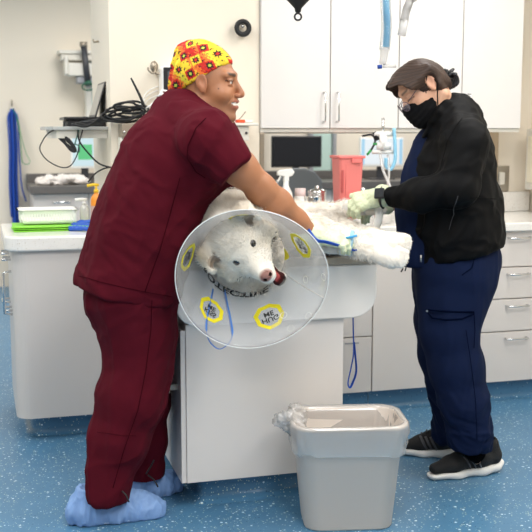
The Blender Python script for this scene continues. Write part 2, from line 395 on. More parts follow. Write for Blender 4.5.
# worktop: one run along the back
mb = MB().box((1.41, YB-.03, .868), (2.99, YW-.012, .91), .006)
w_ = mb.build('worktop', M['quartz'], off=(2.2, 4.7, .868)); w_.location = (2.2, 4.7, .868)
tag(w_, 'white quartz worktop running along the back wall under the cupboards', 'worktop')
MB().box((2.62, YW-.03, .911), (2.99, YW-.012, 1.02), .004).build('backsplash', M['quartz'], w_, off=(2.2, 4.7, .868))
# left counter: rounded end ---------------------------------------
t = thing('counter_cabinet', 'pale grey counter with a rounded end standing left of the man in maroon', 'counter', (.35, 4.7, 0))
X0, X1, Y0, Y1 = .125, .598, 4.40, 5.045
mb = MB().prism(rrect(X0, Y0, X1, Y1, .07, 8, (0, 0, 0, 1)), .1, .845); mb.build('carcass', M['lamg'], t)
pl = rrect(X0+.07, Y0+.08, X1, Y1, .06, 8, (0, 0, 0, 1)); MB().prism(pl, 0, .1).build('plinth', M['floor'], t)
cv = MB(); n = 6; prof = [(0, .1), (0, .03)]+[(.03-.03*math.cos(a), .03-.03*math.sin(a)) for a in [i*PI/2/n for i in range(1, n+1)]]
path = [(X1, Y0+.08)]+[(X0+.13-.06*math.sin(a), Y0+.14-.06*math.cos(a)) for a in [i*PI/2/8 for i in range(9)]]+[(X0+.07, Y1)]
nrm = [(0, -1)]+[(-math.sin(a), -math.cos(a)) for a in [i*PI/2/8 for i in range(9)]]+[(-1, 0)]
vv = [(p[0]+q[0]*(d+.001), p[1]+q[1]*(d+.001), z+.001) for p, q in zip(path, nrm) for d, z in prof]; k = len(prof)
cv.add(vv, [(i*k+j, i*k+j+1, (i+1)*k+j+1, (i+1)*k+j) for i in range(len(path)-1) for j in range(k-1)], True).build('plinth_cove', M['floor'], t)
for zc in (.79, .56):
    for yy in (4.62, 4.86):
        h_ = MB().tube([(X0, yy-.05, zc), (X0-.03, yy-.05, zc), (X0-.035, yy-.045, zc), (X0-.035, yy+.045, zc), (X0-.03, yy+.05, zc), (X0, yy+.05, zc)], .005, 8)
        h_.build('handle', M['chrome'], t)
    
MB().tube([(X0, 4.55, .74), (X0-.035, 4.55, .735), (X0-.035, 4.55, .55), (X0, 4.55, .545)], .006, 8).build('handle', M['chrome'], t)
tp = MB().prism(rrect(X0-.03, Y0-.025, X1, Y1, .09, 10, (0, 0, 0, 1)), .846, .91, .008).build('worktop', M['quartz'], off=(.35, 4.7, .846)); tp.location = (.35, 4.7, .846)
tag(tp, 'thick white quartz worktop with rounded corner carrying the basket and folders', 'worktop')
# wall units -------------------------------------------------------
xs = (1.318, 1.671, 2.033, 2.381, 2.722)
nm = ('leftmost white wall cupboard, beside the black ring on the wall', 'white wall cupboard behind the black bag, second from the left', 'white wall cupboard behind the hoses and the woman, third from left', 'rightmost white wall cupboard, behind the woman\'s hair clip')
for i in range(4):
    x0, x1 = xs[i], xs[i+1]
    t = thing('wall_cupboard', nm[i], 'cupboard', ((x0+x1)/2, 4.87, 1.36), 'wall cupboards')
    MB().box((x0+.0005, 4.706, 1.373), (x1-.0005, YW-.001, 2.45)).build('carcass', M['lamw'], t)
    d = MB().box((x0+.0025, 4.686, 1.373), (x1-.0025, 4.7055, 2.45), .0015).build('door', M['lamw'], t)
    hx = x1-.035 if i % 2 == 0 else x0+.035
    bow(hx, 4.686, 1.475, .14, 'z', .032, .0045).build('handle', M['chrome'], d)
    MB().box((x0+.0005, 4.70, 1.353), (x1-.0005, YW-.03, 1.3725), .002).build('light_rail', M['offw'], t)
MB_ = MB().box((2.724, 4.72, 1.36), (2.735, YW-.001, 2.45)); tag(MB_.build('trim_4', M['offw']), kind='structure')
# framed cabinet on the right-hand wall
t = thing('wall_cabinet', 'small cream glazed cabinet on the right-hand wall above the counter', 'cabinet', (2.95, 4.7, 1.04))
MB().box((2.90, 4.30, 1.04), (2.999, 4.93, 1.37), .006).build('carcass', M['offw'], t)
MB().box((2.888, 4.34, 1.08), (2.899, 4.89, 1.33), .003).build('door', mat('ivory', 'e9e2cc', .3), t)
# outlet plate
t = thing('outlet_plate', 'steel outlet plate on the back wall just right of the woman', 'outlet', (2.815, YW-.004, 1.085))
MB().box((2.765, YW-.008, 1.022), (2.868, YW, 1.165), .003).build('plate', M['steel'], t)
MB().box((2.80, YW-.02, 1.06), (2.835, YW-.008, 1.13), .004).build('socket', M['offw'], t)
# ---------------------------------------------------------------- peninsula wet table
XL, XR, YF = .664, 1.276, 3.411
t = thing('treatment_table', 'grey peninsula treatment table with steel rim and white overhanging tub', 'table', (.97, 3.9, 0))
MB().box((XL+.019, YF, .1), (XR, YB-.03, .68), .0015).build('cabinet_body', M['lam'], t)
MB().box((XL+.02, YF+.02, .68), (XR-.02, YB-.03, .80)).build('support', M['lamg'], t)
MB().box((XL+.09, YF+.055, 0), (XR-.05, YB-.03, .1)).build('plinth', M['floor'], t)
cv = MB(); r = .035
pp = [(0, .1), (0, r)]+[(r-r*math.cos(a), r-r*math.sin(a)) for a in [i*PI/2/6 for i in range(1, 7)]]
path = [(XL+.09, YB-.05), (XL+.09, YF+.055), (XR-.05, YF+.055), (XR-.05, YB-.05)]; nrm = [(-1, 0), (-1, -1), (1, -1), (1, 0)]; k = len(pp)
vv = [(p[0]+q[0]*(d+.001), p[1]+q[1]*(d+.001), z+.001) for p, q in zip(path, nrm) for d, z in pp]
cv.add(vv, [(i*k+j, i*k+j+1, (i+1)*k+j+1, (i+1)*k+j) for i in range(3) for j in range(k-1)], True).build('plinth_cove', M['floor'], t)
for y0, y1 in ((YF+.0, 3.90), (3.90, YB-.03)):
    d = MB().box((XL, y0+.004, .1), (XL+.018, y1-.002, .66), .0015).build('door', M['lam'], t)
hd = MB(); hd.box((XL-.040, 3.475, .42), (XL-.026, 3.50, .615), .003); hd.box((XL-.026, 3.48, .43), (XL, 3.495, .45)); hd.box((XL-.026, 3.48, .585), (XL, 3.495, .605)); hd.build('handle', M['steeld'], t)
# tub: rounded-bottomed shell, seen end-on
poly = [(XL-.02, .875)]+[(XL+.06-.08*math.cos(a), .757-.08*math.sin(a)) for a in [i*PI/2/8 for i in range(9)]]+[(1.31+.09*math.sin(a), .767-.09*math.cos(a)) for a in [i*PI/2/10 for i in range(11)]]+[(1.40, .875)]
mt = Matrix(((1, 0, 0, 0), (0, 0, -1, 0), (0, 1, 0, 0), (0, 0, 0, 1)))
MB().prism(poly, -(YB-.04), -(YF-.018), .006, mt).build('tub', M['tub'], t)
mb = MB().box((XL-.025, YF-.022, .876), (1.405, YB-.035, .905), .003); mb.build('steel_rim', M['steeld'], t)
mp = MB().box((XL+.02, YF+.02, .9055), (1.345, 4.33, .932), .012, 3).build('exam_mat', M['matn'], off=(.98, 3.9, .9055)); mp.location = (.98, 3.9, .9055)
tag(mp, 'navy vinyl padded mat on the treatment table beneath the dog', 'mat')
# ---------------------------------------------------------------- far room
def far_unit(x0, x1, label):
    t = thing('base_cabinet', label, 'cabinet', ((x0+x1)/2, 8.65, 0), 'far base units')
    MB().box((x0, 8.36, .1), (x1, 8.99, .85)).build('carcass', M['lamg'], t); MB().box((x0, 8.42, 0), (x1, 8.99, .1)).build('plinth', M['dgrey'], t)
    n = 2; wd = (x1-x0)/n
    for k in range(n):
        a = x0+k*wd
        for z0, z1 in ((.1, .62), (.62, .85)):
            d = MB().box((a+.004, 8.34, z0+.004), (a+wd-.004, 8.359, z1-.004), .002).build('drawer' if z0 > .5 else 'door', M['lam'], t)
            bow(a+wd/2, 8.34, z1-.07, .13, 'x', .035, .008).build('handle', M['chrome'], d)
far_unit(.42, 1.32, 'grey base unit in the far room under the lit screen at left')
far_unit(1.9, 3.0, 'grey base unit in the far room behind the desk chair')
far_unit(3.0, 4.1, 'grey base unit in the far room below the lit wide monitor')
for x0, x1, lb in ((.40, 1.34, 'charcoal worktop with upstand in the far room at left'), (1.88, 4.4, 'charcoal worktop in the far room seen through the pass-through')):
    o = MB().box((x0, 8.30, .851), (x1, 8.99, .915), .004).box((x0, 8.93, .915), (x1, 8.99, .99), .003).build('worktop', M['darktop'], off=((x0+x1)/2, 8.6, .851)); o.location = ((x0+x1)/2, 8.6, .851)
    tag(o, lb, 'worktop')
def monitor(label, x0, x1, z0, z1, y, lit, base=.915):
    xc = (x0+x1)/2; t = thing('monitor', label, 'monitor', (xc, y+.04, base), 'computer monitors')
    MB().box((x0, y, z0), (x1, y+.03, z1), .006).build('casing', M['black'] if not lit else M['white'], t)
    MB().box((x0+.015, y-.003, z0+.02), (x1-.015, y, z1-.015)).build('screen', lit or M['screen'], t)
    s = MB().box((xc-.03, y+.03, base+.01), (xc+.03, y+.05, z0+.12)); s.box((xc-.12, y-.04, base), (xc+.12, y+.14, base+.012), .004); s.build('stand', M['dgrey'], t)
litw = mat('lit_screen', '202428', .3, emis=.95)
nt = litw.node_tree; tc = nt.nodes.new('ShaderNodeTexCoord'); sx = nt.nodes.new('ShaderNodeSeparateXYZ'); nt.links.new(tc.outputs['Generated'], sx.inputs[0])
cr = nt.nodes.new('ShaderNodeValToRGB'); cr.color_ramp.interpolation = 'CONSTANT'; nt.links.new(sx.outputs[0], cr.inputs[0])
cr.color_ramp.elements[0].color = (*srgb('a9d8f2'), 1); cr.color_ramp.elements[1].position = .07; cr.color_ramp.elements[1].color = (*srgb('eef6fa'), 1)
e = cr.color_ramp.elements.new(.93); e.color = (*srgb('9fd2f0'), 1); nt.links.new(cr.outputs[0], nt.nodes['Principled BSDF'].inputs['Emission Color'])
litg = mat('lit_screen_green', '202428', .3, emis=.9)
nt = litg.node_tree; tc = nt.nodes.new('ShaderNodeTexCoord'); sx = nt.nodes.new('ShaderNodeSeparateXYZ'); nt.links.new(tc.outputs['Generated'], sx.inputs[0])
def mth(op, a, b):
    n = nt.nodes.new('ShaderNodeMath'); n.operation = op
    for i, q in enumerate((a, b)):
        if isinstance(q, float): n.inputs[i].default_value = q
        else: nt.links.new(q, n.inputs[i])
    return n.outputs[0]
inn = mth('MULTIPLY', mth('MULTIPLY', mth('GREATER_THAN', sx.outputs[0], .22), mth('LESS_THAN', sx.outputs[0], .8)), mth('MULTIPLY', mth('GREATER_THAN', sx.outputs[2], .2), mth('LESS_THAN', sx.outputs[2], .68)))
mx = nt.nodes.new('ShaderNodeMix'); mx.data_type = 'RGBA'; nt.links.new(inn, mx.inputs[0]); mx.inputs[6].default_value = (*srgb('d6eef4'), 1); mx.inputs[7].default_value = (*srgb('62cf86'), 1)
nt.links.new(mx.outputs[2], nt.nodes['Principled BSDF'].inputs['Emission Color'])
monitor('lit monitor showing a green square in the far room at left', .755, .99, 1.045, 1.345, 8.6, litg)
monitor('switched-off black monitor seen through the pass-through', 2.52, 2.99, 1.035, 1.315, 8.6, None)
monitor('lit white wide monitor in the far room behind the sharps bin', 3.36, 3.79, 1.035, 1.30, 8.6, litw)
# desk chair in the far room
t = thing('desk_chair', 'grey mesh desk chair with rounded back in the room behind the counter', 'chair', (2.13, 6.5, 0))
pr = [(-.16, 0), (-.175, .12), (-.16, .24), (-.11, .30), (-.04, .325), (.04, .325), (.11, .30), (.16, .24), (.175, .12), (.16, 0)]
mb = MB(); R_ = Matrix.Translation((2.13, 6.62, .78)) @ Matrix(((1, 0, 0, 0), (0, 0, -1, 0), (0, 1, 0, 0), (0, 0, 0, 1)))
mb.prism(pr, 0, .05, .015, R_).build('backrest', M['fabg'], t)
MB().box((1.90, 6.15, .44), (2.36, 6.6, .52), .03, 3).build('seat', M['fabg'], t)
MB().box((2.10, 6.57, .45), (2.16, 6.60, .85), .01).build('back_support', M['dgrey'], t)
MB().tube([(2.13, 6.38, .06), (2.13, 6.38, .45)], .03, 12).build('post', M['dgrey'], t)
for k in range(5):
    a = 2*PI*k/5; MB().tube([(2.13, 6.38, .09), (2.13+.28*math.cos(a), 6.38+.28*math.sin(a), .06)], .02, 8).lathe([(.025, -.012), (.025, .012)], (2.13+.28*math.cos(a), 6.38+.28*math.sin(a), .026), 12, Matrix.Rotation(PI/2, 4, 'X')).build('leg', M['dgrey'], t)
mb = MB().box((2.42, 8.935, .9915), (2.53, 8.995, 1.09), .015); one(mb, 'storage_box', M['blue'], 'small blue box on the upstand left of the black monitor', 'box', (2.475, 8.965, .9915))
# crumpled paper on far worktop
s = SDF((.45, 8.2, .9), (1.0, 8.7, 1.1), .012); rr = np.random.default_rng(3)
for k in range(16): s.ell((.50+.34*rr.random(), 8.42+.12*rr.random(), .93+.06*rr.random()*(1-abs(k-8)/9)), (.06*rr.random()+.03, .04, .02+.025*rr.random()), .01)
s.plane((0, 0, .916), (0, 0, -1)); P, F = s.mesh(); P = folds(P, F, .012, 40, 2); P[:, 2] = np.maximum(P[:, 2], .9155)
o = link('plastic_bags', P, F, mat('crumpled_plastic', 'e6ded8', .35), off=(.7, 8.5, .916), smooth=False); o.location = (.7, 8.5, .916); tag(o, 'crumpled white plastic bags heaped on the far left worktop', 'bag')
# leashes on the left far wall
def leash(name, label, m, pts, wd, grp='leads hanging on the far wall', th=.004):
    mb = MB(); mb.tube(pts, wd, 8, smooth_path=6, flat=(.22, 1))
    return mb.build(name, m, off=pts[0])
t = thing('wall_hook', 'small metal hook on the far left wall holding the leads', 'hook', (.30, 8.99, 1.58))
MB().tube([(.30, 8.999, 1.62), (.30, 8.96, 1.60), (.30, 8.95, 1.57), (.30, 8.93, 1.58), (.30, 8.925, 1.60)], .006, 8).build('hook', M['steeld'], t)
WDT = 1.2; ll = [('wide bright blue lead hanging from the hook on the far wall', .285, .018, 'blue', .45), ('dark blue lead hanging in the middle of the bundle on the far wall', .315, .02, 'blue', .30), ('leftmost blue lead of the bundle on the far wall', .262, .016, 'blue', .62), ('narrow blue lead at the right of the bundle', .342, .014, 'blue', .75)]
for i, (lb, x, wd, c, zb) in enumerate(ll):
    P = [(.30, 8.935, 1.545), (x, 8.93-.004*i, 1.47), (x+.004, 8.93-.004*i, 1.2), (x-.006+.02*(i == 3), 8.935-.004*i, .9), (x+.0+.05*(i == 3), 8.93, zb)]
    o = leash('dog_lead', lb, M['blue'] if i != 1 else mat('deep_blue_nylon', '173f8e', .5), P, wd*WDT); o.location = P[0]; tag(o, lb, 'lead', 'leads hanging on the far wall')
P = [(.305, 8.92, 1.545), (.345, 8.915, 1.45), (.37, 8.91, 1.3), (.405, 8.90, 1.16), (.43, 8.90, 1.11), (.42, 8.90, 1.075), (.38, 8.90, 1.08), (.365, 8.9, 1.12), (.358, 8.905, 1.3), (.33, 8.91, 1.5)]
o = leash('dog_lead', '', M['green'], P, .011); o.location = P[0]; tag(o, 'green lead with a loop hanging beside the blue leads', 'lead', 'leads hanging on the far wall')
# ================================================================ CLUTTER ON THE LEFT COUNTER
t = thing('basket', 'white slotted plastic basket standing on green folders on the left counter', 'basket', (.40, 4.78, .936))
def rr_loop(x0, y0, x1, y1, r, z, n=5): return [(x, y, z) for x, y in rrect(x0, y0, x1, y1, r, n)]
mb = MB(); bx0, bx1, by0, by1 = .17, .435, 4.66, 4.88
a = rr_loop(bx0+.02, by0+.015, bx1-.02, by1-.015, .02, .938); b = rr_loop(bx0, by0, bx1, by1, .025, 1.0); n = len(a)
# walls built as slats between a solid foot and rim
def ring(l0, l1, z0, z1, th=.003):
    def at(t_): return [tuple(p[i]*(1-t_)+q[i]*t_ for i in range(3)) for p, q in zip(l0, l1)]
    A, B = at(z0), at(z1); c = Vector((sum(p[0] for p in A)/n, sum(p[1] for p in A)/n, 0))
    def ins(L): return [tuple(Vector(p)+((c-Vector((p[0], p[1], 0))).normalized()*th)) for p in L]
    v = A+B+ins(A)+ins(B); f = []
    for i in range(n):
        j = (i+1) % n; f += [(i, j, n+j, n+i), (2*n+j, 2*n+i, 3*n+i, 3*n+j), (i, 2*n+i, 2*n+j, j), (n+i, n+j, 3*n+j, 3*n+i)]
    return v, f
for z0, z1 in ((0, .22), (.72, 1.0)): mb.add(*ring(a, b, z0, z1))
v, f = ring(b, [(p[0]*1.0+(p[0]-.325)*.05, p[1]+(p[1]-4.77)*.05, p[2]) for p in b], 0, 1, .0); mb.add([(p[0], p[1], p[2]) for p in v], f)
for k in range(19):
    x = bx0+.02+k*(bx1-bx0-.04)/18
    for y, s_ in ((by0, 1), (by1, -1)): mb.box((x-.004, y+.004*s_, .945), (x+.004, y+.009*s_, .99))
for k in range(13):
    y = by0+.02+k*(by1-by0-.04)/12
    for x, s_ in ((bx0, 1), (bx1, -1)): mb.box((x+.006*s_, y-.004, .945), (x+.011*s_, y+.004, .99))
mb.build('slotted_body', M['white'], t); MB().box((bx0+.022, by0+.018, .937), (bx1-.022, by1-.018, .9405), .001).build('bottom', M['white'], t)
for i, (dx, rz, z, m, lb) in enumerate(((0, .03, .911, 'lime', 'lowest lime green folder beneath the white basket'), (.012, -.06, .9195, 'lime', 'middle lime green folder beneath the white basket'), (.0, -.02, .928, 'lime', 'topmost lime green folder directly under the basket'))):
    o = MB().box((-.185, -.12, 0), (.185, .12, .0035), .001).box((-.185, -.12, .0035), (.18, .118, .0045)).build('folder', M[m], off=(0, 0, 0)); o.location = (.325+dx, 4.70, z); o.rotation_euler = (0, 0, rz); tag(o, lb, 'folder', 'green folders under the basket')
# blue gloves / cloth at the counter edge by the man
s = SDF((.40, 4.38, .9), (.62, 4.72, 1.0), .004)
for k, (p, q, r) in enumerate((((.47, 4.60, .925), (.56, 4.54, .93), .018), ((.45, 4.55, .920), (.53, 4.49, .925), .014), ((.50, 4.64, .93), (.58, 4.62, .94), .02), ((.55, 4.56, .935), (.59, 4.49, .92), .016))): s.seg(p, q, r, r*.6, .01)
s.plane((0, 0, .911), (0, 0, -1)); P, F = s.mesh(); P = folds(P, F, .005, 60, 4); P[:, 2] = np.maximum(P[:, 2], .9112)
o = link('glove', P, F, mat('blue_nitrile', '2456b8', .45), off=(.52, 4.55, .911), smooth=True); o.location = (.465, 4.58, .911); tag(o, 'crumpled bright blue glove on the counter behind the man in maroon', 'glove')
def bottle(name, label, x, y, z0, r, h, mb_, mc, label_m=None, pump=True, grp=None):
    t = thing(name, label, 'bottle', (x, y, z0), grp)
    MB().lathe([(r*.9, 0), (r, .006), (r, h*.62), (r*.8, h*.72), (r*.35, h*.78), (r*.35, h*.82)], (x, y, z0), 24).build('bottle_body', mb_, t)
    if label_m: MB().lathe([(r+.001, h*.15), (r+.001, h*.5)], (x, y, z0), 24, cap=False).build('label_band', label_m, t)
    if pump:
        p = MB().lathe([(r*.42, h*.80), (r*.42, h*.87)], (x, y, z0), 16).tube([(x, y, z0+h*.85), (x, y, z0+h*.97)], .005, 8); p.tube([(x+.012, y, z0+h*.97), (x-.012, y, z0+h*.98), (x-.042, y, z0+h*.955)], .007, 8)
        p.build('pump', mc, t)
    return t
bottle('hand_sanitizer', 'amber pump bottle with yellow pump standing behind the blue gloves', .525, 4.70, .911, .027, .205, M['amber'], M['yel'], mat('label_mauve', 'c9a4a0', .5), grp='pump bottles on the left counter')
bottle('hand_sanitizer', 'clear pump bottle with white pump left of the amber bottle', .478, 4.80, .911, .022, .13, M['hose'], M['white'], None, grp='pump bottles on the left counter')

# ================================================================ ON AND BY THE PIER
# glass shelf reaching out to the left of the pier
t = thing('wall_shelf', 'pale grey shelf with clipped corner reaching left from the wall pier', 'shelf', (.48, 4.85, 1.33))
mt = Matrix.Identity(4)
MB().prism([(.34, 4.80), (.598, 4.80), (.598, 5.25), (.31, 5.25), (.31, 4.84)], 1.364, 1.380, .002).build('shelf_board', mat('smoked_shelf', 'b4b6b4', .25), t)
MB().prism([(.36, 4.82), (.598, 4.82), (.598, 5.22), (.34, 5.22), (.34, 4.86)], 1.325, 1.3635, .002).build('apron', M['offw'], t)
# laptop
t = thing('laptop', 'open black laptop seen from the side on the wall shelf', 'laptop', (.48, 5.0, 1.387))
MB().box((.40, 4.86, 1.412), (.592, 5.14, 1.426), .003).build('keyboard_base', M['black'], t)
MB().box((.415, 4.87, 1.3805), (.594, 5.12, 1.411), .004).build('dock', M['blackr'], t)
R_ = Matrix.Translation((.545, 5.0, 1.426)) @ Matrix.Rotation(math.radians(17), 4, 'Y')
MB().box((0, -.145, .0), (.006, .145, .175), .002, mtx=R_).build('lid', M['black'], t); MB().box((-.002, -.13, .01), (-.0003, .13, .165), mtx=R_).build('display', mat('unlit_display', 'aeaaa2', .3), t)
# cables: bundle on the shelf end and loops hanging down
def cable(label, pts, r=.0035, m='blackr', name='cable', k=8, grp='cables around the laptop shelf', view=True):
    mb = MB().tube([V(*p) for p in pts] if view else pts, r, 8, smooth_path=k)
    p0 = V(*pts[0]) if view else pts[0]
    o = mb.build(name, M[m] if isinstance(m, str) else m, off=tuple(p0)); o.location = W(p0) if view else p0
    if view: o.rotation_euler = (0, 0, -YAW)
    return tag(o, label, 'cable', grp)
d = 4.75
cable('black cable making the big loose loop hanging left of the shelf', [(66, 127, d), (50, 132, d), (42, 142, d), (40, 150, d), (47, 160, d), (60, 167, d), (70, 166, d), (77, 155, d), (80, 140, d), (84, 125, d)], .0028)
cable('black cable running down from the shelf to the man\'s back', [(78, 122, d), (79, 140, d), (90, 155, d), (100, 164, d), (113, 168, d-.05)], .004)
cable('black cable looping low behind the man\'s shoulder', [(88, 182, d), (96, 173, d), (106, 168, d), (118, 167, d)], .0035)
cable('black cable hanging straight from the dock to the clipped coil', [(65, 122, d), (63, 128, d), (62, 135, d), (66, 143, d), (72, 148, d)], .004)
tg = cable('short black cable coil bound in the middle below the shelf', [(59, 135, d), (63, 134, d), (67, 140, d), (74, 147, d), (75, 151, d), (71, 150, d), (65, 143, d), (59, 137, d), (60, 134.5, d), (68, 139, d), (75, 149, d), (70, 148.5, d)], .0075, 'blackr', 'coiled_cable')
cable('thin green-ended cable dangling by the lit screen', [(80, 126, d), (76, 140, d), (74, 149, d), (79, 152, d), (79, 146, d), (74, 144, d)], .003, mat('teal_cable', '3f6f63', .5))
import itertools
for i, (cx, cy, rx, ry) in enumerate(((127, 107, 13, 4), (130, 112, 16, 5), (124, 113, 18, 7), (133, 108, 15, 6), (120, 116, 20, 6))):
    P = [(cx+rx*math.cos(a+i)+1.5*math.sin(3*a+i), cy+ry*math.sin(a+i)+.8*math.cos(2*a), 4.60+.02*math.sin(a)+.010*i) for a in [j*2*PI/10 for j in range(11)]]
    P += [(104-i*4, 118+2*i, 4.66), (88-4*i, 121+i*.8, 4.72)]
    cable(('uppermost', 'second', 'third', 'fourth', 'lowest')[i]+' black coil of the cable bundle behind the man\'s shoulder', P, .0055)
# probe sticking up
mb = MB().tube([V(145, 108, 4.60), V(140, 96, 4.60), V(135, 86, 4.60), V(131, 78, 4.60)], lambda u: .007-.003*u, 8, smooth_path=4)
one(mb, 'scope_probe', M['blackr'], 'slim black probe pointing up out of the cable bundle', 'probe', V(145, 108, 4.60), view=True)
for i, (y0, lb) in enumerate(((86, 'uppermost'), (90, 'middle'), (95, 'lowest'))):
    cable(lb+' white cable arching from the patient monitor', [(164, y0, 4.78), (156, y0+1, 4.74), (147, y0+6, 4.70), (143, y0+14, 4.66), (146, 110+i, 4.64)], .0024, 'white', grp='white cables of the patient monitor')
cable('thick white cable sloping from the monitor to the bundle', [(170, 84, 4.74), (162, 92, 4.66), (152, 104, 4.62), (143, 109, 4.62), (140, 104, 4.64)], .004, 'white', grp='white cables of the patient monitor')
t = thing('cable_plug', 'white plug block at the end of the cables behind the man\'s shoulder', 'plug', V(139, 113, 4.64), view=True)
MB().tube([V(134, 118, 4.64), V(141, 108, 4.64)], .016, 8).build('plug_body', M['offw'], t)
# steel box under the cables
t = thing('steel_box', 'small brushed steel box on the wall behind the man\'s shoulder', 'box', (.72, 4.65, 1.32))
MB().box((.634, 4.58, 1.33), (.77, 4.7045, 1.392), .003).build('box_body', M['steeld'], t); MB().lathe([(.005, 0), (.005, .004)], (.644, 4.578, 1.355), 12, Matrix.Rotation(PI/2, 4, 'X')).build('screw', M['chrome'], t)
MB().box((.63, 4.60, 1.26), (.73, 4.7045, 1.3295), .003).build('bracket', M['offw'], t)
# patient monitor
t = thing('patient_monitor', 'black-fronted white patient monitor on the wall behind the man\'s head', 'monitor', (.93, 4.70, 1.50))
MB().box((.825, 4.60, 1.49), (1.06, 4.7045, 1.655), .015, 3).build('casing', M['white'], t)
MB().box((.830, 4.590, 1.495), (1.055, 4.60, 1.648), .008, 3).build('bezel', M['black'], t)
MB().box((.848, 4.587, 1.515), (1.04, 4.590, 1.63), .001).build('screen', mat('dim_screen', '55585c', .25), t)
# coat hook
def hook(label, c, s_=1.0, yw=4.705):
    t = thing('coat_hook', label, 'hook', c, 'coat hooks'); x, y, z = c
    MB().lathe([(.018*s_, 0), (.018*s_, .004)], (x, yw, z+.012*s_), 20, Matrix.Rotation(PI/2, 4, 'X') @ Matrix.Scale(1.4, 4, (0, 1, 0))).build('back_plate', M['steeld'], t)
    MB().tube([(x, yw-.004, z+.01*s_), (x, yw-.035*s_, z-.008*s_), (x-.012*s_, yw-.045*s_, z-.022*s_), (x-.032*s_, yw-.045*s_, z-.01*s_), (x-.036*s_, yw-.045*s_, z+.006*s_)], .0045*s_, 8, smooth_path=4).build('prong', M['steeld'], t)
    MB().tube([(x, yw-.004, z-.005*s_), (x, yw-.03*s_, z-.02*s_), (x+.015*s_, yw-.035*s_, z-.024*s_), (x+.024*s_, yw-.035*s_, z-.01*s_)], .0045*s_, 8, smooth_path=4).build('prong', M['steeld'], t)
hook('small steel double coat hook on the cream wall left of the patient monitor', (.806, 4.70, 1.645))
MBH = MB().tube([(.5985, 5.1, 1.80), (.575, 5.1, 1.795), (.57, 5.1, 1.81)], .005, 6)
o = MBH.build('coat_hook', M['steeld'], off=(.598, 5.1, 1.80)); o.location = (.598, 5.1, 1.80); tag(o, 'tiny steel hook on the left side of the wall pier', 'hook', 'coat hooks')
# black ring
t = thing('wall_ring', 'round black ring fixed to the cream wall above the man\'s face', 'ring', (1.226, 4.70, 1.835))
mb = MB(); mb.tube([(1.226+.030*math.cos(a), 4.672, 1.841+.030*math.sin(a)) for a in [2*PI*k/28 for k in range(28)]], .0125, 12, closed=True, flat=(.9, 1)); mb.build('ring', M['blackr'], t)
MB().lathe([(.012, 0), (.008, .035)], (1.226, 4.705, 1.85), 12, Matrix.Rotation(PI/2, 4, 'X')).build('peg', M['chrome'], t)
# small bracket shelf right of the man's face
t = thing('wall_shelf', 'small off-white bracket shelf on the wall right of the man\'s chin', 'shelf', (1.16, 4.62, 1.31))
MB().box((.98, 4.50, 1.383), (1.255, 4.704, 1.396), .003).build('shelf_board', M['offw'], t); MB().box((1.13, 4.52, 1.315), (1.215, 4.704, 1.3825), .003).build('bracket', M['offw'], t)
MB().lathe([(.006, 0), (.006, .005)], (1.20, 4.517, 1.35), 12, Matrix.Rotation(PI/2, 4, 'X')).build('screw', M['dgrey'], t)
o = MB().box((1.165, 4.55, 1.3965), (1.205, 4.59, 1.412), .004); one(o, 'clip', mat('orange_plastic', 'd8532c', .4), 'small orange-red clip lying on the bracket shelf', 'clip', (1.16, 4.57, 1.3965))
o = MB().tube([(1.205, 4.56, 1.4035), (1.245, 4.58, 1.4035)], .007, 10); one(o, 'tube_connector', M['white'], 'white tube connector lying at the right of the bracket shelf', 'connector', (1.19, 4.58, 1.397))
o = MB().lathe([(.014, 0), (.014, .03), (.008, .038), (.008, .055)], (1.15, 4.62, 1.3965), 16); one(o, 'vial', mat('violet_cap', '5a62c8', .4), 'small blue-violet vial beside the man\'s chin', 'vial', (1.10, 4.58, 1.3965))
o = MB().tube([(1.175, 4.62, 1.398), (1.20, 4.62, 1.42), (1.225, 4.62, 1.45)], .003, 8); one(o, 'scissors', M['steeld'], 'thin steel tool leaning on the bracket shelf', 'tool', (1.135, 4.60, 1.397))
cable('white hose hanging from the bracket shelf behind the man\'s chest', [(233, 126, 4.8), (238, 124, 4.78), (241, 130, 4.76), (240, 140, 4.75), (236, 150, 4.75)], .006, 'white', 'hose', grp='white hoses')
# ================================================================ ANAESTHESIA ARM ON THE FAR WALL
t = thing('anesthesia_machine', 'white wall-mounted anesthesia machine with gauge on the far wall at left', 'medical device', (.85, 8.99, 1.70)); t.location.x += .035
mb = MB().box((.68, 8.80, 1.955), (1.05, 8.999, 2.01), .006).box((.66, 8.78, 2.01), (1.05, 8.999, 2.04), .005); mb.build('arm', M['offw'], t)
MB().box((.73, 8.72, 1.82), (.96, 8.9, 1.93), .01).box((.70, 8.74, 1.83), (.735, 8.9, 1.99), .01).build('vaporizer_block', M['offw'], t)
MB().box((.80, 8.74, 1.76), (1.05, 8.9, 1.82), .01).build('lower_block', M['grey'], t)
MB().box((.88, 8.83, 1.40), (.93, 8.999, 1.76), .01).build('post', M['offw'], t)
MB().lathe([(.05, 0), (.05, .03)], (.985, 8.75, 1.975), 24, Matrix.Rotation(PI/2, 4, 'X')).build('gauge_rim', M['black'], t)
MB().lathe([(.038, 0), (.038, .004)], (.985, 8.719, 1.975), 24, Matrix.Rotation(PI/2, 4, 'X')).build('gauge_face', M['white'], t)
MB().lathe([(.016, 0), (.016, .03)], (.985, 8.75, 1.865), 16, Matrix.Rotation(PI/2, 4, 'X')).build('green_knob', mat('muted_green', '6f9a68', .5), t)
MB().lathe([(.016, 0), (.016, .03)], (.99, 8.75, 1.80), 16, Matrix.Rotation(PI/2, 4, 'X')).build('pink_knob', mat('muted_pink', 'c8a0c4', .5), t)
mb = MB().tube([(.858, 8.68, 2.065), (.885, 8.68, 1.77)], .026, 16); mb.build('absorber_tube', M['dgrey'], t); MB().lathe([(.032, 0), (.032, .04)], (.856, 8.68, 2.06), 16).build('tube_cap', M['steeld'], t)
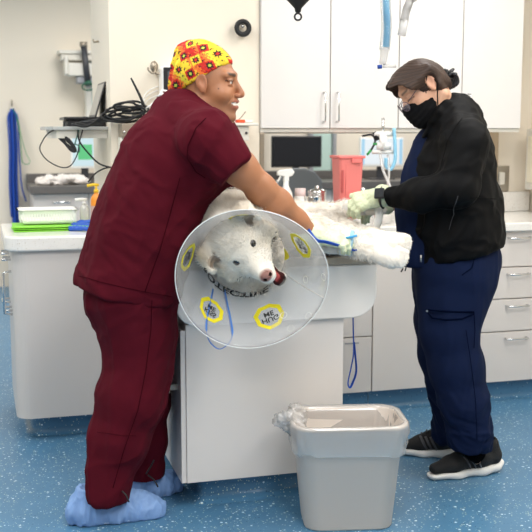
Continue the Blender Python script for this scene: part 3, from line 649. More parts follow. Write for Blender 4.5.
mb = MB().tube([(.885, 8.68, 1.77), (.89, 8.67, 1.745)], .03, 12).tube([(.885+.05*math.cos(a), 8.665, 1.73+.03*math.sin(a)) for a in [2*PI*k/16 for k in range(16)]], .008, 8, closed=True); mb.build('green_hose_end', mat('dark_green', '2c5c48', .5), t)
# ================================================================ ON THE BACK COUNTER
zc = .911
t = thing('sharps_container', 'translucent red sharps container standing on the counter left of the woman', 'sharps bin', (1.745, 4.66, zc))
red = mat('red_translucent_plastic', 'f68a84', .25, trans=.1, alpha=.95)
def taper(x0, y0, x1, y1, z0, X0_, Y0_, X1_, Y1_, z1, r=.012):
    a = [(x, y, z0) for x, y in rrect(x0, y0, x1, y1, r, 4)]; b = [(x, y, z1) for x, y in rrect(X0_, Y0_, X1_, Y1_, r, 4)]; n = len(a)
    return MB().add(a+b, [(i, (i+1) % n, n+(i+1) % n, n+i) for i in range(n)]+[tuple(range(n-1, -1, -1)), tuple(range(n, 2*n))])
taper(1.700, 4.60, 1.798, 4.70, zc, 1.689, 4.59, 1.814, 4.715, 1.225).build('bin_body', red, t)
MB().box((1.682, 4.583, 1.226), (1.821, 4.722, 1.24), .004).box((1.75, 4.58, 1.205), (1.80, 4.586, 1.226), .002).build('lid', mat('red_lid', 'f07f7a', .3), t)
mb = MB().box((1.698, 4.5905, 1.06), (1.710, 4.598, 1.17)); mb.build('warning_label', mat('label_dark', 'b9504e', .5), t)
MB().box((1.721, 4.589, .93), (1.727, 4.600, 1.2), .002).build('ridge', red, t)
# canisters
def canister(label, x, y, r, h, lid=None):
    t = thing('canister', label, 'canister', (x, y, zc), 'steel canisters on the counter')
    MB().lathe([(r*.97, 0), (r, .004), (r, h-.006), (r*1.03, h-.003), (r*1.03, h)], (x, y, zc), 32).build('canister_body', M['chrome'], t)
    if lid: MB().lathe([(r*1.05, h), (r*1.05, h+.012), (r*.6, h+.02), (.012, h+.022), (.012, h+.035), (.005, h+.04)], (x, y, zc), 32).build('lid', M['chrome'], t)
    return t
canister('lidded steel canister between spray bottle and red bin, wider of the pair', 1.56, 4.60, .046, .135)
canister('steel canister with knob lid directly left of the red bin', 1.625, 4.74, .045, .14, 1)
canister('steel canister right of the red bin, behind the gloved hand', 1.775, 4.50, .048, .14, 1)
canister('low steel canister below the woman\'s watch', 1.905, 4.56, .045, .075, 1)
canister('short steel canister farthest right, by the woman\'s scrubs', 1.985, 4.70, .04, .09, 1)
t = bottle('lotion_bottle', 'small white-capped bottle standing among the steel canisters', 1.54, 4.75, zc, .028, .20, M['white'], M['white'], None, pump=False)
MB().lathe([(.027, .115), (.027, .165)], (1.54, 4.75, zc), 20).build('cap', mat('blush_cap', 'e8d2cf', .4), t)
t = thing('spray_bottle', 'white trigger spray bottle beside the grey desk chair', 'bottle', (1.435, 4.66, zc))
MB().lathe([(.032, 0), (.036, .006), (.036, .11), (.03, .15), (.014, .185), (.012, .21)], (1.437, 4.66, zc), 28).build('bottle_body', M['white'], t)
mb = MB().prism([(-.045, .235), (-.045, .25), (-.03, .262), (.03, .266), (.042, .25), (.03, .232), (.014, .228), (.014, .205), (-.014, .205), (-.012, .23)], -.012, .012, .004, Matrix.Translation((1.437, 4.66, zc)) @ Matrix(((1, 0, 0, 0), (0, 0, -1, 0), (0, 1, 0, 0), (0, 0, 0, 1))))
mb.build('spray_head', M['white'], t)
MB().tube([(1.41, 4.66, zc+.235), (1.402, 4.66, zc+.215), (1.388, 4.66, zc+.2)], .005, 8).build('trigger', M['white'], t)
# breathing-circuit stand with hoses near the woman's watch (on the counter behind)
t = thing('breathing_circuit', 'white breathing circuit with blue hose hanging over the counter behind the woman\'s wrist', 'medical device', V(383, 146, 4.95), view=True)
MB().tube([V(374, 134, 4.95), V(396, 134, 4.95)], .012, 10).tube([V(383, 134, 4.95), V(383, 150, 4.95)], .02, 12).tube([V(377, 146, 4.95), V(391, 146, 4.95)], .018, 12).tube([V(372, 152, 4.95), V(394, 152, 4.95)], .01, 10).build('valve_block', M['white'], t)
MB().tube([V(*p) for p in ((394, 128, 4.93), (395, 145, 4.93), (395, 160, 4.93), (391, 169, 4.93), (386, 166, 4.93), (386, 158, 4.93))], .009, 10, smooth_path=6).build('blue_hose', mat('sky_hose', '8fcbe8', .4), t)
MB().tube([V(380, 153, 4.95), V(383, 170, 4.9), V(390, 186, 4.85), V(394, 200, 4.8)], .007, 8, smooth_path=5).tube([V(388, 155, 4.95), V(389, 175, 4.9), V(387, 190, 4.85)], .006, 8, smooth_path=5).build('clear_hose', M['hose'], t)
MB().tube([V(362, 136, 4.95), V(372, 135, 4.95), V(375, 142, 4.95), V(370, 152, 4.95)], .005, 8, smooth_path=5).tube([V(374, 132, 4.95), V(378, 140, 4.95)], .010, 8).build('black_lead', M['blackr'], t)
MB().tube([V(367, 155, 4.95), V(371, 150, 4.95)], .006, 8).tube([V(373, 144, 4.95), V(379, 144, 4.95)], .006, 8).build('green_tip', M['green'], t)
MB().tube([V(383, 118, 4.97), V(383, 134, 4.96)], .008, 8).build('hanger', M['chrome'], t)
# ================================================================ HANGING FROM ABOVE THE TABLE
dh = 3.95
t = thing('breathing_bag', 'black rubber breathing bag hanging at the top of the picture', 'breathing bag', V(298, 18, dh), view=True)
c = V(298, 12, dh); z0 = c[2]
MB().lathe([(.004, .0), (.011, .004), (.014, .018), (.03, .035), (.055, .06), (.065, .10), (.06, .17), (.035, .25), (.018, .28), (.018, .33)], (c[0], c[1], z0-.004), 32).build('bag', M['blackr'], t)
MB().tube([(c[0]+.013*math.cos(a), c[1], z0-.018+.013*math.sin(a)) for a in [2*PI*k/20 for k in range(20)]], .0038, 8, closed=True).build('ring', M['blackr'], t)
MB().tube([(c[0], c[1], z0+.32), (c[0], c[1], 2.779)], .012, 10).build('hose', M['dgrey'], t)
def corr(pts, r, pitch=.008, amp=.0018, n=16):
    P = crom([Vector(p) for p in pts], 10); L = sum((b-a).length for a, b in zip(P[:-1], P[1:])); k = int(L/pitch*4)
    q = crom([Vector(p) for p in pts], max(4, k//(len(pts)-1)))
    return MB().tube(q, lambda u: r+amp*math.sin(2*PI*u*L/pitch), n)
t = thing('breathing_hose', 'corrugated blue hose inside a clear tube hanging before the cupboards', 'hose', V(385, 48, dh), group='hanging anaesthesia hoses', view=True)
top = V(388, 0, dh); tp_ = (top[0], top[1], 2.779)
corr([V(386, 47, dh), V(387, 25, dh), V(386, 0, dh), tuple(V(386, -60, dh)), (V(386, 0, dh)[0], dh, 2.779)], .0125).build('blue_hose', mat('corrugated_blue', '86c8e6', .4), t)
corr([V(384.5, 50, dh), V(386.5, 25, dh), V(385.5, 0, dh), tuple(V(385.5, -60, dh)), (V(385.5, 0, dh)[0], dh, 2.779)], .0205, .008, .001).build('clear_tube', M['hosec'], t)
MB().tube([V(384.5, 48, dh), V(384, 56, dh), V(382.5, 64, dh)], lambda u: .017-.004*u, 16, smooth_path=4).build('connector', M['hose'], t)
MB().tube([V(383, 66, dh), V(396, 66, dh)], .0075, 10).build('side_port', M['hose'], t)
MB().tube([V(377.5, 67, dh), V(382, 66.5, dh)], .008, 10).build('blue_cap', mat('royal_blue_cap', '1a4aa6', .35), t)
t = thing('breathing_hose', 'short clear corrugated hose hanging right of the blue one', 'hose', V(402, 36, dh), group='hanging anaesthesia hoses', view=True)
corr([V(404, 22, dh), V(406.5, 10, dh), V(410, 0, dh), V(418, -30, dh), (V(420, 0, dh)[0], dh, 2.779)], .0145, .01, .002).build('clear_tube', M['hose'], t)
MB().tube([V(401.5, 35.5, dh), V(403, 28, dh), V(404.5, 20, dh)], .0165, 18).build('cuff', M['hose'], t)
# ================================================================ WASTE BIN
bc = V(346, 470, 3.385); t = thing('waste_bin', 'grey rectangular plastic waste bin with clear liner standing before the table', 'waste bin', (bc[0], bc[1], 0), view=True)
Rb = Matrix.Translation((bc[0], bc[1], 0)) @ Matrix.Rotation(math.radians(4), 4, 'Z')
def sq(hx, hy, r, z, wob=0, n=8): return [tuple(Rb @ Vector((x, y, z))) for x, y in rrect(-hx, -hy, hx, hy, r, n)]
def loft(L, closed_bottom=True, close_top=False):
    v = [p for l in L for p in l]; n = len(L[0]); f = [(i*n+k, i*n+(k+1) % n, (i+1)*n+(k+1) % n, (i+1)*n+k) for i in range(len(L)-1) for k in range(n)]
    if closed_bottom: f.append(tuple(range(n-1, -1, -1)))
    return MB().add(v, f, True)
hb = .372
L = [sq(.143, .098, .05, .004), sq(.150, .105, .055, .0), sq(.153, .108, .055, .006), sq(.186, .130, .07, hb-.03), sq(.188, .132, .07, hb-.028), sq(.190, .134, .07, hb-.012), sq(.198, .142, .075, hb-.010), sq(.200, .144, .075, hb-.004), sq(.197, .141, .075, hb), sq(.188, .132, .07, hb), sq(.184, .128, .068, hb-.006), sq(.150, .104, .052, .008)]
loft(L).build('bin_body', M['bin'], t)
# liner: inside bag + cuff folded over the rim with crinkles
def crk(l, amp, s_, zamp=0):
    out = []
    for i, p in enumerate(l):
        q = np.array(p); c = np.array([bc[0], bc[1], q[2]]); dv = (q-c); dv /= np.linalg.norm(dv)
        k = wnoise(np.array([[p[0], p[1], p[2]*.6]]), s_, 9)[0]; q = q+dv*amp*k; q[2] += zamp*wnoise(np.array([[p[0], p[1], .3]]), 22, 4)[0]; out.append(tuple(q))
    return out
N_ = 26
L = [crk(sq(.196, .140, .075, hb-.095, n=N_), .003, 60, .014), crk(sq(.1995, .143, .075, hb-.07, n=N_), .008, 50, .006), crk(sq(.2015, .1455, .075, hb-.05, n=N_), .008, 60), crk(sq(.204, .148, .075, hb-.03, n=N_), .006, 60), crk(sq(.2045, .1485, .077, hb-.012, n=N_), .002, 60), sq(.203, .147, .077, hb+.002, n=N_), sq(.198, .142, .077, hb+.005, n=N_), sq(.187, .131, .07, hb+.003, n=N_), crk(sq(.181, .125, .065, hb-.02, n=N_), .010, 50), crk(sq(.170, .116, .06, hb-.08, n=N_), .018, 45), crk(sq(.160, .108, .06, hb-.16, n=N_), .022, 40), crk(sq(.14, .09, .05, hb-.26, n=N_), .014, 30), crk(sq(.10, .06, .03, .05, n=N_), .01, 30)]
o = loft(L, False); ob = o.build('bin_liner', M['bag'], t)
# gathered knot of liner on the left
s = SDF(V(278, 440, 3.36)-.08, V(310, 400, 3.36)+.12, .004)
for k in range(10):
    a = 2*PI*k/10; p = V(293, 419, 3.35); q = p+np.array([-.004+.040*math.cos(a), .03*math.sin(a*2), .030*math.sin(a)-.004]); s.seg(p, q, .013, .011+.006*(k % 3), .012)
P, F = s.mesh(); P = folds(P, F, .014, 55, 8)
link('liner_knot', P, F, M['bag'], t, smooth=True)
# ================================================================ PEOPLE: shared pieces
A_ = np.array
def unit(v): v = A_(v, float); return v/np.linalg.norm(v)
def merge(*ms):
    P = []; F = []; n = 0
    for p, f in ms: P.append(p); F.append(f+n); n += len(p)
    return np.concatenate(P), np.concatenate(F)
def frame(fwd, up):
    f = unit(fwd); u = A_(up, float); u = unit(u-f*(u@f)); return np.stack([f, np.cross(u, f), u], 1)      # columns: forward, left, up
def head_mesh(c, R, sc, h=.0023, nose=1., mouth='smile', narrow=1., neck=((-.030, 0, -.04), (-.045, 0, -.20), .056, .058), cran=((-.017, 0, .042), (.098, .077, .09))):
    s = SDF((-.15, -.11, -.21), (.15, .11, .16), h)
    s.ell(*cran); s.ell((.032, 0, -.022), (.062, .064*narrow, .085), .03)
    for y in (-1, 1):
        s.seg((-.018, .058*y, -.055), (.058, .026*y, -.097), .020, .018, .03)
        s.ell((.058, .041*y, -.024), (.028, .024, .022), .02); s.seg((.084, .012*y, .038), (.070, .05*y, .036), .011, .010, .015)
    s.ell((.072, 0, -.096), (.024, .026, .02), .02); s.ell((.082, 0, -.056), (.022, .028, .022), .015)
    s.seg((.089, 0, .022), (.112*nose, 0, -.018), .0075, .0105, .012); s.ell((.110*nose, 0, -.024), (.012, .011, .010), .006)
    for y in (-1, 1):
        s.ell((.101, .013*y, -.027), (.010, .0075, .0075), .006)
        s.ell((.095, .033*y, .013), (.014, .017, .011), .012, op='sub'); s.ell((.0775, .032*y, .013), (.0125, .0135, .0125), .002)
        s.seg((.086, .018*y, .0225), (.080, .047*y, .019), .0042, .0038, .004); s.seg((.087, .02*y, .0045), (.081, .045*y, .006), .003, .003, .004)
        # ear
        Re = frame((1, .0, .25), (-.2, 0, 1)); s.ell((.0, .080*y*narrow, .012), (.019, .007, .031), .006, Re); s.ell((.004, .091*y*narrow, .015), (.012, .010, .020), .004, Re, 'sub')
        s.ell((.006, .079*y*narrow, -.014), (.009, .006, .010), .006)
    if mouth == 'smile':
        s.seg((.097, -.016, -.045), (.097, .016, -.045), .0055, .0055, .005); s.seg((.094, -.014, -.064), (.094, .014, -.064), .006, .006, .005)
        for y in (-1, 1): s.seg((.096, .012*y, -.045), (.082, .030*y, -.049), .005, .004, .005); s.seg((.093, .012*y, -.064), (.081, .029*y, -.052), .0055, .004, .005)
        s.seg((.102, -.014, -.0545), (.102, .014, -.0545), .0048, .0048, .003, op='sub')
        for y in (-1, 1): s.seg((.100, .014*y, -.054), (.085, .028*y, -.0505), .0045, .003, .003, op='sub')
        s.seg((.0935, -.018, -.0525), (.0935, .018, -.0525), .0045, .0045, .001)
        for y in (-1, 1): s.seg((.094, .030*y, -.030), (.083, .041*y, -.052), .0035, .003, .006, op='sub')
    else:
        s.seg((.099, -.018, -.052), (.099, .018, -.052), .006, .006, .005); s.seg((.098, -.016, -.063), (.098, .016, -.063), .0065, .0065, .005)
    s.seg(*neck, .03)
    P, F = s.mesh(); P = relax(P, F, 1); L = P.copy()
    return (c+(P*sc)@R.T, F), L
def bump01(d, w): return np.clip(1-d/w, 0, 1)
def hand(s, w, D, N, T, sc=1., curl=(.5, .5, .5), spread=.15, thumb=(.6, .7, .3), k=.006, r=1., cuff=0, tcurl=.3):
    """palm + five jointed fingers. w wrist, D towards fingers, N palm side, T thumb side"""
    D, N, T = unit(D), unit(N), unit(T); w = A_(w, float)
    o = (.031, .0105, -.0105, -.030); ln = (.070, .078, .073, .058); rr = (.0092, .0095, .009, .0080)
    for i in range(4):
        a = w+D*.012*sc+T*o[i]*.6*sc; b = w+(D*(.088-.004*abs(i-1))+T*o[i])*sc; s.seg(a, b, .0155*sc*r, .0125*sc*r, .014)
        p = b; ang = 0; d0 = unit(D+T*spread*(1.5-i)*.6)
        for j, fr in enumerate((.45, .30, .25)):
            ang += curl[j]*(1+.12*(i-1)); d = d0*math.cos(ang)+N*math.sin(ang); q = p+d*ln[i]*fr*sc
            s.seg(p, q, rr[i]*sc*r*(1-.06*j), rr[i]*sc*r*(.94-.08*j), k); p = q
    b0 = w+(D*.022+T*.022)*sc; td = unit(D*thumb[0]+T*thumb[1]+N*thumb[2]); b1 = b0+td*.040*sc
    s.seg(b0, b1, .0165*sc*r, .0125*sc*r, .014); t2 = unit(td*(1-tcurl)+D*tcurl+N*tcurl*.4); b2 = b1+t2*.030*sc; b3 = b2+unit(t2+D*tcurl*.4)*.024*sc
    s.seg(b1, b2, .0115*sc*r, .0105*sc*r, k); s.seg(b2, b3, .0105*sc*r, .0088*sc*r, k)
    if cuff: s.seg(w-D*cuff, w+D*.01, .036*sc*r, .029*sc*r, .01)
def skinmat(name): return mat(name, 'c98f6c', .48, sss=.08, vcol=True, bump=.04, bscale=350)
def flr(px, py):
    v = -(py-266)/1000; f = CT+v*ST; up = v*CT-ST; d = -EYE*f/up; q = V(px, py, d); return A_([q[0], d, 0.])
# ================================================================ MAN IN MAROON SCRUBS
mb0 = V(120, 500, 3.43); mroot = tuple((mb0[0], mb0[1], 0.))
man = thing('person', 'man in maroon scrubs and colourful cap leaning over the dog, smiling', 'person', mroot, view=True)
hc, hR, hs = V(207.5, 86.5, 3.47), frame((.982, -.19, -.03), (.04, -.02, 1)), 1.06
(hp, hf), hl = head_mesh(hc, hR, hs)
s = SDF(V(60, 540, 3.2)-.1, V(330, 90, 3.75)+.1, .006)
for p, q, a, b in (((182, 108, 3.48), (186, 122, 3.48), .055, .07),): s.seg(V(*p), V(*q), a, b)
s.chain([(V(182, 128, 3.48), .10), (V(173, 158, 3.48), .13), (V(150, 210, 3.48), .13), (V(128, 280, 3.48), .135)], .03, (0, 1, 0), 1.2)
s.chain([(V(130, 300, 3.40), .10), (V(132, 390, 3.38), .065), (V(106, 480, 3.35), .036)], .03); s.chain([(V(134, 300, 3.56), .10), (V(142, 395, 3.58), .062), (V(140, 474, 3.60), .042)], .03)
for an, h_, t_ in ((V(106, 486, 3.35), flr(88, 524), flr(152, 514)), (V(140, 474, 3.60), flr(134, 499), flr(170, 489))): s.chain([(an, .034), (h_+A_([0, 0, .055]), .026), (h_*.4+t_*.6+A_([0, 0, .045]), .020), (t_+A_([0, 0, .032]), .016)], .02)
# far arm, hidden behind the near one
s.chain([(V(215, 138, 3.66), .05), (V(236, 178, 3.72), .042), (V(262, 196, 3.66), .03)], .02)
bp, bf = s.mesh()
sh, el, wr = V(210, 140, 3.27), V(262, 189, 3.36), V(311, 233.5, 3.49)
s = SDF(np.minimum(np.minimum(sh, el), wr)-.09, np.maximum(np.maximum(sh, el), wr)+.09, .0035)
m1 = sh*.45+el*.55; f1 = el*.7+wr*.3; f2 = el*.3+wr*.7
s.chain([(sh, .058), (m1, .056), (el*.96+sh*.04, .047)], .03); s.chain([(el, .046), (f1+A_([0, 0, -.004]), .050), (f2, .036), (wr, .0285)], .025)
s.ell(el+A_([-.006, 0, -.012]), (.045, .04, .04), .02)
s.seg(el+A_([.0, -.025, .018]), f1+A_([.01, -.02, .012]), .022, .018, .02)
ap, af = s.mesh(); ap = relax(ap, af, 1)
P, F = merge((bp, bf), (ap, af), (hp, hf)); nh = len(hp)
def man_col(P):
    base = A_(srgb('ab7350')); C = np.tile(base, (len(P), 1)); n0 = len(P)-nh
    C *= (1+.05*wnoise(P, 25, 3))[:, None]
    x, y, z = hl.T; ay = abs(y); H = C[n0:].copy()
    def mixc(m, c): H[:] = H*(1-m[:, None])+A_(srgb(c))*m[:, None]
    # stubble, hair edge, brows, lips, teeth, eyes
    st = np.clip((-.035-z)/.02, 0, 1)*np.clip((x-.0)/.03, 0, 1)*(z > -.13); mixc(st*.30, '5d463a')
    hair = np.clip((z-.0)/.012, 0, 1)*np.clip((.034-x+.25*(z-.03))/.022, 0, 1)*.6*(ay > .045)*((ay < .0775) | (abs(x-.002) > .021)); hair = np.maximum(hair, np.clip((-.045-x)/.01, 0, 1)*np.clip((z+.075)/.02, 0, 1)); mixc(hair*.72, '2e2420')
    br = np.exp(-((z-.0375-.10*(ay-.03))/.0050)**2)*np.clip((ay-.010)/.006, 0, 1)*np.clip((.056-ay)/.008, 0, 1)*(x > .05); mixc(np.clip(br*1.1, 0, .9), '241b17')
    lash = np.exp(-((z-.0205+.12*abs(ay-.032))/.0028)**2)*((ay > .017) & (ay < .050) & (x > .06)); mixc(np.clip(lash, 0, 1)*.85, '2a1d18')
    e = ((ay-.032)**2/.0115**2+(z-.0125)**2/.0050**2 < 1) & (x > .07); mixc(e*1., 'd9d0c8'); e2 = ((ay-.034)**2+(z-.013)**2 < .0056**2) & (x > .07); mixc(e2*1., '1d1310')
    lip = ((abs(z+.0455) < .0045) | (abs(z+.064) < .005)) & (ay < .027) & (x > .080); mixc(lip*.55, 'a3574c')
    te = (abs(z+.0530) < .0042) & (ay < .025) & (x > .082) & (x < .0985); mixc(te*1., 'f4efe6')
    mixc(np.clip(np.exp(-((x-.108)**2+(z+.024)**2)/.012**2), 0, 1)*.25, 'b5654c')
    mole = ((x-.052)**2+(z+.008)**2 < .0022**2) & (y < 0); mixc(mole*.8, '3a241c')
    ear = (ay > .0785) & (abs(x-.0) < .03) & (z < .05); mixc(ear*.18, 'b05a44')
    C[n0:] = H; return C
body = link('body', P, F, skinmat('man_skin'), man, smooth=True, col=man_col(P))
# cap -------------------------------------------------------------
def cap_local():
    s = SDF((-.15, -.11, -.09), (.13, .11, .17), .0021)
    s.ell((-.017, 0, .045), (.103, .085, .0975)); s.ell((-.100, 0, -.004), (.022, .040, .030), .03); s.ell((-.045, 0, .112), (.055, .06, .030), .03)
    s.plane((.080, 0, .070), (.56, 0, -1), .004)       # brow to above the ear
    s.plane((-.10, 0, -.034), (.62, 0, -1), .006)
    return s.mesh()
cp, cf = cap_local(); cp = relax(cp, cf, 1); cl = cp.copy()
N = normals(cp, cf); g = np.clip((-.05-cl[:, 0])/.05, 0, 1); cp = cp+N*((.0035*np.sin(cl[:, 1]*230+cl[:, 2]*60)*g)+.0022*wnoise(cl, 32, 5))[:, None]
def cap_col():
    x, y, z = cl.T; sd = np.where(y < 0, 0., .5)
    # rows of motifs lying along the brim, built from stepped blocks
    K = .047; uu = (x*.90+z*.44)/K+sd+.32; vv = (-x*.44+z*.90-np.abs(y)*.25)/K+.12; u, v = (uu+vv)*.72, (uu-vv)*.72
    yel, org, redc, grn, blk = [A_(srgb(c)) for c in ('ecc62c', 'e8732a', 'c6241a', 'bccb42', '141110')]
    iu, iv = np.floor(u), np.floor(v); fu, fv = u-iu-.5, v-iv-.5; a, b = np.abs(fu), np.abs(fv)
    s_ = 8.; wv = u+v*.5; big = (wv*1.1+((u*s_*.5) % 1)*.30+((v*s_*.5) % 1)*.22) % 3.      # saw-edged colour bands across the motifs
    C = np.where((big < 1.)[:, None], yel, np.where((big < 1.45)[:, None], org, np.where((big < 2.1)[:, None], redc, np.where((big < 2.55)[:, None], org, grn*.5+yel*.5))))
    par = ((iu+iv) % 2); m_, n_ = np.maximum(a, b), np.minimum(a, b)
    star = (m_ < .31) & (n_ < (.31-m_)*.55) & (m_ > .085); star |= (np.abs(a-b) < (.27-m_)*.5) & (m_ < .27); halo = (m_+n_ < .46)
    C[halo] = np.where((par > 0)[:, None], redc, yel)[halo]; C[star] = blk; C[m_ < .09] = np.where((par > 0)[:, None], grn, redc)[m_ < .09]
    t1 = ((u*s_*.5) % 1); t2 = ((v*s_*.5) % 1); C[(m_ > .42) & (t1+t2 > 1.0) & (n_ < .36) & (np.floor(u*4) % 2 == 0)] = blk
    return C
link('cap', hc+(cp*hs)@hR.T, cf, mat('printed_cotton', 'e0a030', .85, vcol=True, bump=.05, bscale=400), man, smooth=True, col=cap_col())
def HL(x, y, z, c=None, R=None, s_=None): return tuple((hc if c is None else c)+((hR if R is None else R)@A_([x, y, z]))*(hs if s_ is None else s_))
mb = MB().tube([HL(-.112, -.035, -.015), HL(-.118, -.05, -.028), HL(-.135, -.06, -.030), HL(-.15, -.05, -.036)], .0042, 8, smooth_path=4, flat=(1, .5)).tube([HL(-.112, -.03, -.018), HL(-.10, -.07, -.030), HL(-.085, -.078, -.028)], .0045, 8, smooth_path=4, flat=(1, .5)).tube([HL(-.118, -.04, -.02), HL(-.135, -.045, -.018), HL(-.14, -.05, -.026), HL(-.12, -.05, -.03)], .004, 8, smooth_path=4)
mb.build('cap_tie', M['white'], man)
# scrub top ---------------------------------------------------------
maroon = mat('maroon_cotton', '4e0c1a', .9, spec=.12, bump=.06, bscale=500, var=.04, vscale=30)
s = SDF(V(55, 325, 3.1)-.05, V(275, 85, 3.95)+.05, .006)
s.chain([(V(182, 124, 3.48), .115), (V(172, 158, 3.48), .17), (V(160, 190, 3.48), .170), (V(150, 215, 3.48), .174), (V(141, 243, 3.48), .175), (V(129, 285, 3.48), .178), (V(124, 310, 3.48), .178)], .05, (0, 1, 0), 1.14)
s.seg(V(181, 113, 3.48), V(207, 139, 3.29), .072, .088, .05); s.seg(V(181, 113, 3.48), V(213, 139, 3.66), .072, .088, .05)
e1 = V(243, 178, 3.262); s.seg(V(208, 140, 3.28), e1, .090, .066, .04); s.seg(V(214, 140, 3.66), V(240, 178, 3.73), .088, .066, .04)
s.ell(V(192, 165, 3.40), (.14, .12, .12), .05)
dv = unit(e1-V(208, 140, 3.28)); Rm = frame(dv, (0, 1, 0)); endc = V(235.5, 169, 3.262)
s.ell(endc+dv*.060, (.06, .13, .13), .004, Rm, 'sub')
dv2 = unit(V(240, 178, 3.73)-V(214, 140, 3.66)); s.ell(V(240, 174, 3.73)+dv2*.055, (.06, .12, .12), .004, frame(dv2, (0, 1, 0)), 'sub')
p0, p1 = V(75, 281, 3.48), V(178, 303, 3.48); t_ = p1-p0; s.plane(p0, (t_[2], 0, -t_[0]), .004)
# neck opening: V towards the front
s.seg(V(190, 92, 3.48), V(196, 108, 3.48), .062, .060, .006, op='sub'); s.seg(V(196, 104, 3.48), V(222, 132, 3.50), .05, .02, .006, op='sub')
# drawn creases
def crease(s, pts, r=.010, k=.022, op='add'):
    for a, b in zip(pts[:-1], pts[1:]): s.seg(V(*a), V(*b), r, r*.7, k, op=op)
def onbody(px, py, d): return (px, py, d)
P, F = s.mesh(); P = relax(P, F, 2)
P = folds(P, F, .010, 7, 21, (.35, .1, .9), 1.6); P = folds(P, F, .006, 13, 5, (.8, 0, -.5), 2.2); P = relax(P, F, 1)
link('scrub_top', P, F, maroon, man, smooth=True)
# seams: side seam, sleeve seam, hem stitching follow the surface
def surf_pts(P, pts, d0=3.0, lift=.0015):
    """front-most surface point of mesh P under each view-plane position"""
    out = []
    r = P[:, 0]/P[:, 1]; 
    for px, py in pts:
        q = V(px, py, 3.4); a, b = q[0]/q[1], (q[2]-EYE)/q[1]; dist = (r-a)**2+((P[:, 2]-EYE)/P[:, 1]-b)**2
        idx = np.where(dist < (.004)**2)[0]
        if len(idx) == 0: idx = np.argsort(dist)[:6]
        y = P[idx, 1].min()-lift; out.append(tuple(V(px, py, y)))
    return out
def stitch(P, pts, name, par, m, r=.0014, k=3):
    pp = [(a[0]+(b[0]-a[0])*t/k, a[1]+(b[1]-a[1])*t/k) for a, b in zip(pts[:-1], pts[1:]) for t in range(k)]+[pts[-1]]
    sp = A_(surf_pts(P, pp))
    for _ in range(2): sp[1:-1, 1] = (sp[:-2, 1]+2*sp[1:-1, 1]+sp[2:, 1])/4
    return MB().tube(sp, r, 6).build(name, m, par)
dm = mat('maroon_stitch', '2e0810', 1, spec=0)
stitch(P, [(206, 118), (196, 128), (188, 146), (187, 158), (196, 172), (205, 178)], 'sleeve_seam', man, dm)
stitch(P, [(180, 178), (170, 215), (160, 250), (145, 292)], 'side_seam', man, dm)
stitch(P, [(78, 276), (100, 282), (125, 288), (150, 293), (172, 297)], 'hem_stitch', man, dm, .001)
# undershirt collar
mb = MB().tube([V(186, 95, 3.40), V(190, 99, 3.385), V(195, 104, 3.385), V(200, 108, 3.39)], .0035, 6, smooth_path=3); mb.build('undershirt_collar', M['white'], man)
# trousers -----------------------------------------------------------
s = SDF(V(55, 515, 3.1)-.05, V(200, 255, 3.95)+.05, .006)
s.chain([(V(131, 270, 3.48), .155), (V(131, 296, 3.48), .160)], .04, (0, 1, 0), 1.12)
s.chain([(V(131, 300, 3.43), .152), (V(139, 335, 3.42), .124), (V(139, 368, 3.41), .110), (V(131, 398, 3.39), .114), (V(119, 440, 3.37), .098), (V(109, 472, 3.35), .074), (V(107, 489, 3.34), .066), (V(107, 505, 3.34), .066)], .03)
s.chain([(V(134, 300, 3.55), .14), (V(140, 350, 3.58), .115), (V(143, 400, 3.60), .095), (V(143, 440, 3.60), .080), (V(144, 470, 3.60), .066), (V(144, 480, 3.60), .066)], .03)
s.ell(V(109, 512, 3.34), (.12, .12, .048), .004, op='sub'); s.ell(V(146, 489, 3.62), (.10, .11, .055), .004, op='sub')
s.seg(V(176, 305, 3.34), V(168, 325, 3.33), .014, .006, .008, op='sub')
P, F = s.mesh(); P = relax(P, F, 2); P = folds(P, F, .013, 7, 33, (-.1, 0, 1), 1.6); P = folds(P, F, .006, 14, 12, (.9, 0, .5), 2.2); P = relax(P, F, 1)
link('scrub_trousers', P, F, maroon, man, smooth=True)
stitch(P, [(152, 300), (151, 330), (146, 370), (138, 410), (124, 450), (113, 488)], 'outer_seam', man, dm, .0012)
stitch(P, [(97, 432), (110, 434), (124, 436), (136, 436)], 'knee_seam', man, dm, .0008)
